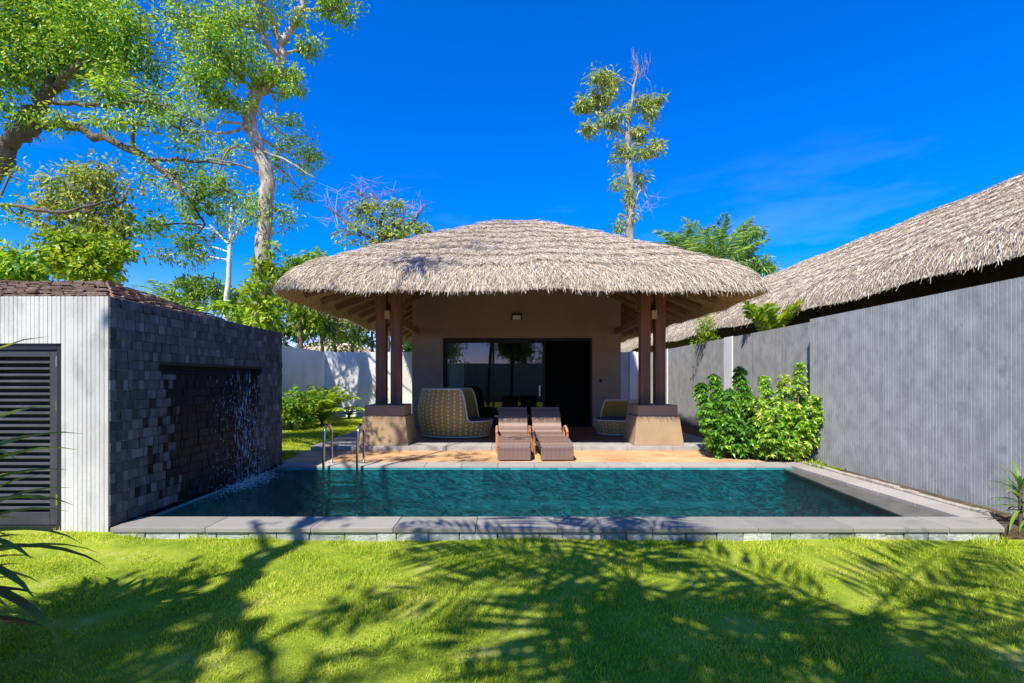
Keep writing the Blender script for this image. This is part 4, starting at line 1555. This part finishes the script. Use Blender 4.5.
# big spreading tree upper left
base = np.array([-9.6, 8.2, -.1])
tree('broadleaf_tree', 'big spreading tree at the upper left with dense sunlit leaves and long low limbs', 'tree', base,
     [[tuple(base) + (.30,), tuple(W(-45, 250, 8.0)) + (.20,), tuple(W(-8, 178, 7.8)) + (.145,), tuple(W(14, 140, 7.7)) + (.125,), tuple(W(36, 112, 7.7)) + (.105,), tuple(W(50, 86, 7.6)) + (.09,), tuple(W(62, 55, 7.6)) + (.08,), tuple(W(75, 10, 7.6)) + (.06,), tuple(W(85, -60, 7.6)) + (.03,)],
      limb((16, 138, 7.7, .10), (48, 124, 7.6, .07), (95, 135, 7.3, .06), (150, 160, 7.0, .045), (185, 195, 6.8, .03), (205, 225, 6.7, .015)),
      limb((150, 160, 7.0, .03), (185, 160, 6.9, .022), (235, 165, 6.9, .012)),
      limb((52, 90, 7.6, .07), (80, 65, 7.3, .05), (105, 55, 7.2, .03), (125, 40, 7.1, .02)),
      limb((48, 102, 7.6, .04), (95, 105, 7.1, .03), (150, 102, 6.8, .02), (200, 125, 6.7, .012)),
      limb((0, 162, 7.8, .08), (-30, 90, 7.5, .06), (-50, 20, 7.3, .04)),
      limb((-45, 250, 8.0, .08), (-30, 222, 7.3, .045), (0, 205, 6.8, .03), (60, 212, 6.6, .022), (110, 200, 6.5, .012))],
     [cl(35, 20, 7.6, 45, 35, 1500, top=(82, 2.1, 1.7)), cl(95, 35, 7.3, 50, 32, 1700, top=(82, 2.1, 1.7)), cl(125, 60, 7.2, 34, 26, 800, top=(82, 2.1, 1.7)), cl(60, 60, 7.5, 40, 26, 900, top=(82, 2.1, 1.7)), cl(15, 75, 7.5, 28, 30, 700, top=(82, 2.1, 1.7)),
      cl(75, 0, 7.4, 60, 25, 1200, top=(82, 2.1, 1.7)), cl(5, 30, 7.5, 30, 40, 800, top=(82, 2.1, 1.7)), cl(-30, 60, 7.4, 40, 60, 900, top=(82, 2.1, 1.7)), cl(105, 95, 7.0, 30, 16, 350, top=(82, 2.1, 1.7)), cl(150, 95, 6.9, 34, 16, 350, top=(82, 2.1, 1.7)), cl(135, 125, 7.0, 34, 18, 300, top=(82, 2.1, 1.7)),
      cl(180, 130, 6.8, 30, 20, 260, top=(82, 2.1, 1.7)), cl(170, 175, 6.9, 26, 18, 220, top=(82, 2.1, 1.7)), cl(195, 200, 6.8, 26, 22, 260, top=(82, 2.1, 1.7)), cl(225, 190, 6.9, 28, 20, 200, top=(82, 2.1, 1.7)), cl(60, 120, 7.3, 30, 14, 200, top=(82, 2.1, 1.7)), cl(15, 115, 7.5, 20, 18, 260, top=(82, 2.1, 1.7)),
      cl(155, 225, 6.8, 24, 18, 180, top=(82, 2.1, 1.7)), cl(185, 245, 6.8, 26, 20, 200, top=(82, 2.1, 1.7)), cl(20, 215, 6.7, 20, 12, 60, top=(82, 2.1, 1.7)), cl(140, 30, 7.1, 20, 20, 200, top=(82, 2.1, 1.7)), cl(40, -60, 7.4, 90, 50, 1500, top=(82, 2.1, 1.7)), cl(130, -60, 7.2, 60, 40, 700, top=(82, 2.1, 1.7)), cl(10, 175, 7.0, 24, 16, 60, top=(82, 2.1, 1.7))],
     M['leaf_bright'], M['bark_brown'], leaf=(.072, .030), seed=3, dens=1.3, droop=.5, sig=.3)

# tall tree with the pale winding trunk
base = np.array([-7.35, 14.6, -.1])
d = 14.6
tree('winding_tree', 'tall tree with a pale winding trunk rising left of the villa roof', 'tree', base,
     [[tuple(base) + (.33,), tuple(W(263, 330, d)) + (.30,), tuple(W(264, 280, d)) + (.25,), tuple(W(264, 225, d)) + (.225,), tuple(W(268, 180, d)) + (.22,), tuple(W(257, 145, d)) + (.20,), tuple(W(249, 118, d)) + (.19,), tuple(W(256, 95, d)) + (.185,), tuple(W(273, 80, d)) + (.15,), tuple(W(281, 62, d)) + (.125,), tuple(W(282, 38, d)) + (.10,)],
      limb((281, 45, d, .12), (271, 20, d, .10), (262, 0, d, .09), (258, -50, d, .06), (262, -120, d, .03)),
      limb((282, 42, d, .12), (295, 25, d, .10), (303, 0, d, .09), (310, -50, d, .06), (330, -110, d, .03)),
      limb((278, 58, d, .10), (262, 35, d - .3, .08), (255, 5, d - .6, .06), (250, -40, d - .6, .03)),
      limb((252, 125, d, .06), (225, 133, d - .6, .04), (185, 130, d - 1, .02)),
      limb((258, 150, d, .04), (285, 160, d - .3, .03), (315, 178, d - .5, .015)),
      limb((262, 175, d, .04), (240, 165, d - .5, .03), (205, 158, d - 1, .015))],
     [cl(235, 20, d - .5, 32, 22, 620, top=(112, 2.1, 2.0)), cl(210, 50, d - .8, 30, 24, 620, top=(112, 2.1, 2.0)), cl(240, 60, d - .6, 30, 18, 420, top=(112, 2.1, 2.0)), cl(200, 85, d - 1, 26, 20, 480, top=(112, 2.1, 2.0)), cl(260, 72, d - .5, 18, 12, 200, top=(112, 2.1, 2.0)), cl(225, 100, d - .6, 22, 14, 250, top=(112, 2.1, 2.0)),
      cl(285, 75, d, 14, 12, 150, top=(112, 2.1, 2.0)), cl(290, 90, d, 14, 12, 150, top=(112, 2.1, 2.0)), cl(310, 47, d, 22, 9, 160, top=(112, 2.1, 2.0)), cl(340, 8, d, 24, 16, 380, top=(112, 2.1, 2.0)), cl(325, -15, d, 30, 18, 300, top=(112, 2.1, 2.0)), cl(280, 120, d + 2.2, 16, 12, 150, top=(112, 2.1, 2.0)), cl(292, 140, d + 2.2, 20, 16, 220, top=(112, 2.1, 2.0)),
      cl(310, 160, d + 2.2, 18, 13, 200, top=(112, 2.1, 2.0)), cl(280, 165, d + 2.2, 16, 14, 120, top=(112, 2.1, 2.0)), cl(225, 155, d + 2.2, 26, 14, 190, top=(112, 2.1, 2.0)), cl(195, 115, d + 2.2, 20, 12, 170, top=(112, 2.1, 2.0)), cl(215, 185, d + 2.2, 26, 14, 150, top=(112, 2.1, 2.0)), cl(280, 210, d, 20, 20, 140, top=(112, 2.1, 2.0)),
      cl(245, 210, d - .3, 22, 18, 150, top=(112, 2.1, 2.0)), cl(185, 15, d - .9, 26, 22, 400, top=(112, 2.1, 2.0)), cl(300, 190, d + 2.2, 16, 14, 90, top=(112, 2.1, 2.0)), cl(255, -20, d - .4, 40, 24, 500, top=(112, 2.1, 2.0)), cl(230, -80, d - .4, 60, 40, 700, top=(112, 2.1, 2.0)), cl(320, -90, d, 50, 40, 600, top=(112, 2.1, 2.0)),
      cl(170, 190, d + 2.2, 24, 14, 110, top=(112, 2.1, 2.0)), cl(300, 15, d - .2, 10, 10, 60, top=(112, 2.1, 2.0))],
     M['leaf_bright'], M['bark_pale'], leaf=(.13, .054), seed=5, dens=1.35, droop=.55, sig=.32, twig_r=.025)
# vines climbing its lower trunk
tree_v = [cl(262, 300, d - .45, 12, 26, 420), cl(262, 255, d - .42, 12, 18, 220), cl(272, 318, d - .5, 20, 16, 260)]
shrub('climbing_vine', 'bright green vine climbing the foot of the pale winding trunk', (-7.2, 14.1, 0), tree_v, M['leaf_yellow'], (.2, .11), 17)

# vine covered tree
d = 13.5
base = W(95, 400, d); base[2] = -.1
tree('vine_covered_tree', 'tree smothered in brown green vines behind the pump house', 'tree', base,
     [[tuple(base) + (.22,), tuple(W(95, 300, d)) + (.2,), tuple(W(88, 240, d)) + (.16,), tuple(W(95, 190, d)) + (.1,), tuple(W(100, 165, d)) + (.05,)],
      limb((90, 235, d, .08), (60, 205, d, .04)), limb((93, 215, d, .08), (125, 200, d, .04)), limb((92, 300, d, .1), (122, 250, d, .07), (120, 210, d, .03))],
     [cl(75, 185, d, 26, 20, 700), cl(60, 200, d, 22, 18, 420), cl(105, 185, d, 24, 22, 600), cl(90, 215, d, 36, 18, 800), cl(125, 225, d, 14, 24, 300), cl(70, 230, d, 26, 16, 400), cl(100, 240, d, 28, 18, 500), cl(115, 265, d, 14, 26, 300), cl(80, 250, d, 30, 18, 400)],
     M['leaf_vine'], M['bark_brown'], leaf=(.15, .075), seed=8, droop=.6, sig=.34, dens=1.3, bare=[(W(100, 195, d), (.9, .6, .9), 12)])

# bright bushes above the pump house roof
d = 11.5
base = W(90, 400, d); base[2] = -.1
tree('bushy_tree', 'bushy bright yellow green tree just above the brown pump house roof', 'small tree', base,
     [[tuple(base) + (.1,), tuple(W(88, 300, d)) + (.08,), tuple(W(88, 260, d)) + (.04,)]],
     [cl(88, 250, d, 34, 14, 1100), cl(70, 262, d, 24, 14, 600), cl(110, 260, d, 22, 12, 500), cl(90, 272, d, 34, 10, 700), cl(85, 238, d, 22, 10, 350)],
     M['leaf_yellow'], M['bark_brown'], leaf=(.16, .085), seed=9, droop=.4)
d = 12.5
base = W(15, 400, d); base[2] = -.1
tree('bushy_tree', 'rounded mid green bush at the left edge above the pump house roof', 'small tree', base,
     [[tuple(base) + (.1,), tuple(W(15, 300, d)) + (.08,), tuple(W(15, 265, d)) + (.04,)]],
     [cl(15, 262, d, 32, 16, 1300), cl(-10, 255, d, 26, 18, 600), cl(30, 272, d, 16, 10, 400), cl(5, 280, d, 30, 10, 500), cl(-40, 265, d, 30, 24, 600)],
     M['leaf_bright'], M['bark_brown'], leaf=(.17, .08), seed=10, droop=.4)

# slender white trunk
d = 19.5
base = W(226, 400, d); base[2] = -.1
tree('slender_tree', 'slender tree with a straight white trunk and thin foliage behind the slate wall', 'tree', base,
     [[tuple(base) + (.11,), tuple(W(226, 320, d)) + (.105,), tuple(W(229, 270, d)) + (.095,), tuple(W(230, 240, d)) + (.08,), tuple(W(232, 200, d)) + (.03,)],
      limb((230, 243, d, .07), (240, 228, d, .05), (250, 210, d, .02)), limb((229, 245, d, .05), (210, 225, d, .03))],
     [cl(205, 228, d, 24, 16, 220), cl(240, 225, d, 20, 16, 200), cl(255, 205, d, 16, 14, 120), cl(190, 250, d, 24, 18, 200), cl(220, 205, d, 22, 14, 150), cl(165, 255, d, 22, 16, 160)],
     M['leaf_mid'], M['bark_white'], leaf=(.17, .055), seed=11, droop=.6, wig=.008, dens=1.5)

# the greenery beyond the slate wall
spec = [(150, 305, 19, 26, 16, 'leaf_olive', 'olive green bush beyond the slate wall, nearest the brown roof'),
        (200, 290, 22, 26, 22, 'leaf_mid', 'mid green spreading tree behind the slate wall'),
        (180, 312, 17, 30, 12, 'leaf_bright', 'low sunny green bush along the top of the slate wall'),
        (232, 300, 23, 24, 18, 'leaf_mid', 'green tree seen between the white trunk and the winding trunk'),
        (284, 338, 20, 20, 14, 'leaf_bright', 'low bright bush just above the shaded side wall'),
        (322, 296, 23, 24, 22, 'leaf_mid', 'mid green tree filling the gap left of the hut and behind the eave'),
        (352, 338, 24, 20, 14, 'leaf_mid', 'low green bush beyond the white wall to the right of the far hut'),
        (268, 292, 22, 26, 20, 'leaf_yellow', 'yellow green tree behind the vine clad foot of the winding trunk'),
        (248, 318, 18, 22, 16, 'leaf_bright', 'bright green bush against the foot of the pale winding trunk'),
        (300, 262, 20, 26, 18, 'leaf_bright', 'light green tree left of the villa roof'),
        (300, 310, 19.4, 34, 34, 'leaf_yellow', 'sunny yellow green tree rising behind the white wall under the eave'),
        (335, 325, 21, 26, 26, 'leaf_olive', 'dusty olive bush above the white wall in front of the far hut'),
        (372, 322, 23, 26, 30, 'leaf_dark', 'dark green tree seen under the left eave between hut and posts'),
        (408, 340, 21, 18, 14, 'leaf_yellow', 'small yellow green bush seen beside the brown villa wall')]
for i, (px, py, d, rx, ry, lm_, lab) in enumerate(spec):
    base = W(px, 400, d); base[2] = -.1
    n = int(40 * rx * ry / 14)
    rngs = np.random.default_rng(50 + i)
    cls = [cl(px + rngs.normal() * rx * .45, py + rngs.normal() * ry * .4, d + rngs.normal() * .4, rx * rngs.uniform(.45, .7), ry * rngs.uniform(.4, .6), max(160, n // 5)) for _ in range(6)]
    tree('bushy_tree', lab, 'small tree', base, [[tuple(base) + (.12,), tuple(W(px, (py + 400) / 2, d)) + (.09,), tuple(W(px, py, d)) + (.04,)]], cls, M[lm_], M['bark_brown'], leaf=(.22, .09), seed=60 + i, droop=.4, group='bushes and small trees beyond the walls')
b = W(165, 400, 27)
palm('coconut_palm', 'small far palm top poking up beyond the slate wall', (b[0], b[1], -.1), 6.1, 15, 1.9, M['leaf_fan'], 71, ll=.6, lw=.07, nl=20, elev=(1.1, -.5), trunk_r=(.14, .1))

# tree behind the left slope of the roof, half bare
d = 27
base = W(388, 400, d); base[2] = -.1
tree('half_bare_tree', 'half bare tree with mauve twigs and olive leaves behind the left slope of the thatch', 'tree', base,
     [[tuple(base) + (.22,), tuple(W(385, 300, d)) + (.18,), tuple(W(380, 230, d)) + (.12,), tuple(W(388, 200, d)) + (.05,)],
      limb((383, 245, d, .1), (350, 225, d, .07), (325, 205, d, .03)), limb((382, 240, d, .1), (410, 225, d, .06), (425, 205, d, .03)), limb((380, 230, d, .08), (365, 205, d, .05), (355, 185, d, .03))],
     [cl(368, 208, d, 22, 14, 420), cl(395, 222, d, 24, 16, 520), cl(415, 228, d, 18, 14, 320), cl(360, 236, d, 20, 10, 240), cl(385, 240, d, 26, 10, 300), cl(400, 205, d, 14, 8, 120)],
     M['leaf_olive'], M['bark_brown'], leaf=(.30, .11), seed=21, droop=.5, twig_r=.035, bare=[(W(340, 208, d), (1.8, 1.0, 1.5), 16), (W(375, 190, d), (1.8, 1.0, .9), 14), (W(410, 205, d), (1.3, 1, 1.0), 10)])

# tall slim tree over the roof
d = 30
base = W(630, 400, d); base[2] = -.1
tree('tall_slim_tree', 'very tall slim tree with tufted crown standing alone above the villa roof', 'tree', base,
     [[tuple(base) + (.36,), tuple(W(630, 260, d)) + (.29,), tuple(W(630, 200, d)) + (.24,), tuple(W(628, 150, d)) + (.2,), tuple(W(628, 125, d)) + (.16,), tuple(W(632, 100, d)) + (.09,), tuple(W(637, 70, d)) + (.04,)],
      limb((628, 138, d, .14), (615, 125, d, .10), (602, 114, d, .07), (585, 110, d, .03)),
      limb((631, 215, d, .08), (641, 190, d, .05), (648, 200, d, .03)),
      limb((633, 100, d, .06), (645, 105, d, .04), (653, 100, d, .02))],
     [cl(605, 78, d, 15, 10, 340), cl(596, 95, d, 16, 10, 340), cl(580, 108, d, 10, 8, 160), cl(608, 120, d, 16, 9, 260), cl(590, 130, d, 12, 8, 130), cl(646, 100, d, 14, 9, 240), cl(653, 112, d, 10, 12, 220), cl(643, 130, d, 14, 8, 200), cl(650, 148, d, 10, 8, 160),
      cl(632, 155, d, 16, 8, 180), cl(620, 150, d, 10, 8, 100), cl(618, 178, d, 9, 10, 90), cl(640, 178, d, 9, 10, 100), cl(630, 195, d, 7, 9, 90), cl(628, 218, d, 8, 10, 100), cl(622, 228, d, 6, 6, 50), cl(607, 95, d, 10, 14, 140)],
     M['leaf_olive'], M['bark_grey'], leaf=(.34, .10), seed=23, droop=.7, twig_r=.035, dens=1.8, sig=.36, bare=[(W(640, 72, d), (.8, .6, 1.3), 18), (W(648, 205, d), (1.0, .5, .9), 6)])

# palms and feathery tree over the right end of the roof
b = W(680, 400, 24)
palm('fan_palm', 'dark palm with short drooping fronds at the right edge of the thatch', (b[0], b[1], -.1), 8.0, 22, 1.7, M['leaf_fan'], 81, ll=.6, lw=.06, nl=22, elev=(1.3, -.3), droop=1.0, group='palms beyond the villa roof')
b = W(716, 400, 22)
palm('feather_palm', 'tall palm with stiff upright feather fronds beyond the villa roof', (b[0], b[1], -.1), 6.7, 15, 2.6, M['leaf_fan'], 82, ll=.7, lw=.06, nl=36, elev=(1.5, .5), droop=.55, group='palms beyond the villa roof')
d = 25
base = W(755, 400, d); base[2] = -.1
tree('feathery_tree', 'pale feathery leaved tree between the two thatched roofs', 'tree', base,
     [[tuple(base) + (.14,), tuple(W(752, 300, d)) + (.1,), tuple(W(748, 245, d)) + (.05,)], limb((750, 265, d, .05), (765, 255, d, .03), (775, 262, d, .02))],
     [cl(745, 240, d, 18, 12, 420), cl(760, 262, d, 16, 9, 380), cl(735, 258, d, 14, 10, 240), cl(752, 228, d, 10, 8, 140), cl(768, 270, d, 10, 8, 150), cl(745, 275, d, 18, 10, 240)],
     M['leaf_fan'], M['bark_brown'], leaf=(.36, .06), seed=25, droop=.8, dens=2.4)

# ------------------------------------------------------------------ trees beside and behind the viewpoint, which shade the lawn
SUN_E, SUN_AZ = math.radians(53), math.radians(25)
SD = np.array([math.sin(SUN_AZ) * math.cos(SUN_E), math.cos(SUN_AZ) * math.cos(SUN_E), -math.sin(SUN_E)])


def shade_pt(px, py, h, z=-.12):
    """point at height h above the lawn whose shadow falls on the lawn seen at a pixel"""
    d = (EYE - z) * F / (py - VY)
    p = W(px, py, d)
    return p - SD / -SD[2] * h * -1 * -1 if False else p - SD * (h / -SD[2])


def shade_on(x, y, z, h):
    return np.array([x, y, z]) - SD * (h / -SD[2])


base = np.array([-3.75, -.1, -.12])
fork = shade_pt(218, 596, 6.0)
tree('garden_tree', 'forked garden tree standing on the lawn at the left of the viewpoint', 'tree', base,
     [[tuple(base) + (.19,), tuple((base * .5 + fork * .5) + np.array([.06, .05, 0])) + (.16,), tuple(fork) + (.13,), tuple(shade_pt(255, 566, 6.9)) + (.10,), tuple(shade_pt(305, 538, 7.9)) + (.07,), tuple(shade_pt(350, 520, 9)) + (.03,)],
      [tuple(fork) + (.10,), tuple(shade_pt(238, 622, 6.7)) + (.075,), tuple(shade_pt(262, 650, 7.3)) + (.055,), tuple(shade_pt(272, 690, 8)) + (.03,)],
      [tuple(shade_pt(222, 605, 6.2)) + (.08,), tuple(shade_pt(205, 645, 6.9)) + (.06,), tuple(shade_pt(185, 690, 7.6)) + (.04,)],
      [tuple(shade_pt(160, 618, 5.2)) + (.08,), tuple(shade_pt(120, 600, 6)) + (.04,), tuple(shade_pt(75, 600, 6.5)) + (.02,)],
      [tuple(shade_pt(305, 538, 7.9)) + (.07,), tuple(shade_on(-2.2, 7.0, 0, 9.2)) + (.05,), tuple(shade_on(-1.6, 8.8, 0, 9.6)) + (.035,), tuple(shade_on(-1.3, 9.1, 3.4, 7.0)) + (.02,)],
      [tuple(shade_on(-2.2, 7.0, 0, 9.2)) + (.045,), tuple(shade_on(-2.9, 8.6, 0, 9.8)) + (.03,), tuple(shade_on(-3.2, 9.5, 0, 10.2)) + (.015,)],
      [tuple(shade_pt(235, 580, 6.5)) + (.07,), tuple(shade_pt(262, 548, 7.4)) + (.05,), tuple(shade_pt(262, 530, 8)) + (.03,)]],
     [(shade_pt(120, 590, 6.2), (.5, .4, .3), 260), (shade_pt(70, 610, 6.4), (.5, .4, .35), 240), (shade_pt(60, 655, 6.6), (.6, .5, .4), 520), (shade_pt(110, 668, 7), (.5, .4, .4), 420), (shade_pt(0, 672, 6.8), (.6, .5, .4), 500),
      (shade_pt(350, 605, 7.5), (.35, .3, .25), 60), (shade_pt(300, 690, 8), (.5, .5, .4), 160), (shade_pt(360, 512, 9.2), (.7, .6, .5), 220), (shade_pt(300, 505, 9), (.6, .5, .4), 160),
      (shade_on(-1.25, 8.75, 3.25, 6.6), (.6, .45, .4), 170), (shade_on(-.6, 9.6, 3.9, 6.4), (.6, .3, .3), 60), (shade_on(-2.2, 8.8, 0, 9.6), (.8, .4, .4), 150), (shade_on(-.9, 8.8, 0, 9.6), (.7, .4, .4), 110),
      (shade_on(-2.9, 9.3, 0, 10), (.7, .5, .4), 160), (shade_on(-3.4, 8.8, 0, 10), (.5, .5, .4), 160), (shade_on(-2.2, 9.7, .4, 9.8), (.4, .3, .4), 70), (shade_on(.6, 9.2, .2, 9.4), (.5, .3, .3), 40)],
     M['leaf_mid'], M['bark_brown'], leaf=(.17, .075), seed=31, droop=.4)


def shade_palm(px, py, h, label, seed, degs, fl=2.3):
    c = shade_pt(px, py, h)
    palm('coconut_palm', label, (c[0] - .35, min(c[1] - .5, -.35), -.12), h + .05, len(degs), fl, M['leaf_mid'], seed, lean=(.35, c[1] - min(c[1] - .5, -.35)), ll=.72, lw=.062, nl=24,
         elev=(.5, .1), droop=.62, trunk_r=(.10, .08), azs=[math.radians(a) for a in degs], group='coconut palms behind the viewpoint')


shade_palm(632, 588, 5.0, 'coconut palm standing just behind the viewpoint on the left', 33, [172, 198, 222, 244, 264, 286, 308, 150, 118, 92, 66, 332, 275, 235, 255])
shade_palm(868, 622, 5.2, 'coconut palm standing just behind the viewpoint on the right', 34, [8, -14, -36, -60, 32, 196, 224, 262, 120, 150, 248, 282, 210], 2.35)
for i, (x, y, h, lab) in enumerate(((-7, -11, 6, 'round green tree far behind the viewpoint, on its left'), (.5, -14, 7.5, 'tall green tree far behind the viewpoint, in the middle'), (7, -12, 6.5, 'green tree far behind the viewpoint, on its right'))):
    rngs = np.random.default_rng(90 + i)
    tree('bushy_tree', lab, 'tree', np.array([x, y, -.12]), [[(x, y, -.12, .2), (x, y, h * .5, .15), (x + .2, y, h * .8, .06)]],
         [((x + rngs.normal() * 1.2, y + rngs.normal() * .8, h * rngs.uniform(.3, .95)), (1.5, 1.2, 1.2), 900) for _ in range(9)], M['leaf_mid'], M['bark_brown'], leaf=(.3, .14), seed=95 + i)

# ------------------------------------------------------------------ light, sky, camera
w = bpy.data.worlds.new('World')
SC.world = w
w.use_nodes = True
nt = w.node_tree
nt.nodes.clear()
out = nt.nodes.new('ShaderNodeOutputWorld')
bg = nt.nodes.new('ShaderNodeBackground')
bg.inputs['Strength'].default_value = .15
sky = nt.nodes.new('ShaderNodeTexSky')
sky.sky_type = 'NISHITA'
sky.sun_disc = False
sky.sun_elevation = SUN_E
sky.sun_rotation = math.radians(180 + 25)
sky.altitude = 800
sky.air_density = 1.0
sky.dust_density = .3
sky.ozone_density = 5.0
hs = nt.nodes.new('ShaderNodeHueSaturation')
hs.inputs['Saturation'].default_value = 1.47
nt.links.new(sky.outputs[0], hs.inputs['Color'])
# a few faint streaks of cirrus
tc = nt.nodes.new('ShaderNodeTexCoord')
mp = nt.nodes.new('ShaderNodeMapping')
mp.inputs['Scale'].default_value = (1.6, 1.6, 7.0)
mp.inputs['Rotation'].default_value = (0, .12, 0)
nt.links.new(tc.outputs['Generated'], mp.inputs[0])
cn = noise(nt, mp.outputs[0], 1.9, 5, .55)
cr = ramp(nt, cn, [(.56, (0, 0, 0)), (.85, (.30, .30, .30))]).outputs[0]
sep = nt.nodes.new('ShaderNodeSeparateXYZ')
nt.links.new(tc.outputs['Generated'], sep.inputs[0])
low = ramp(nt, sep.outputs[2], [(.0, (1, 1, 1)), (.42, (0, 0, 0))]).outputs[0]
cf = mixc(nt, cr, low, 1.0, 'MULTIPLY')
skyc = mixc(nt, hs.outputs[0], (1.0, .66, 1.0), 1.0, 'MULTIPLY')
nt.links.new(mixc(nt, skyc, (3.6, 4.3, 5.0), cf), bg.inputs['Color'])
nt.links.new(bg.outputs[0], out.inputs[0])

sl = bpy.data.lights.new('sun', 'SUN')
sl.energy = 4.2
sl.angle = math.radians(.5)
sl.color = (1.0, .95, .86)
so = bpy.data.objects.new('sun', sl)
COL.objects.link(so)
so.rotation_euler = Vector(SD).to_track_quat('-Z', 'Y').to_euler()

cam = bpy.data.cameras.new('camera')
cam.sensor_width = 36
cam.lens = F / 1024 * 36
cam.shift_x = (512 - VX) / 1024
cam.shift_y = (VY - 341.5) / 1024
cam.clip_start = .05
cam.clip_end = 500
co = bpy.data.objects.new('camera', cam)
COL.objects.link(co)
co.location = (0, 0, EYE)
co.rotation_euler = (PI / 2, 0, 0)
SC.camera = co

SC.view_settings.view_transform = 'Standard'
SC.view_settings.look = 'None'
SC.view_settings.exposure = .95
SC.view_settings.gamma = 1
SC.view_settings.use_curve_mapping = False
SC.cycles.max_bounces = 8
SC.cycles.transparent_max_bounces = 12
SC.cycles.use_denoising = True
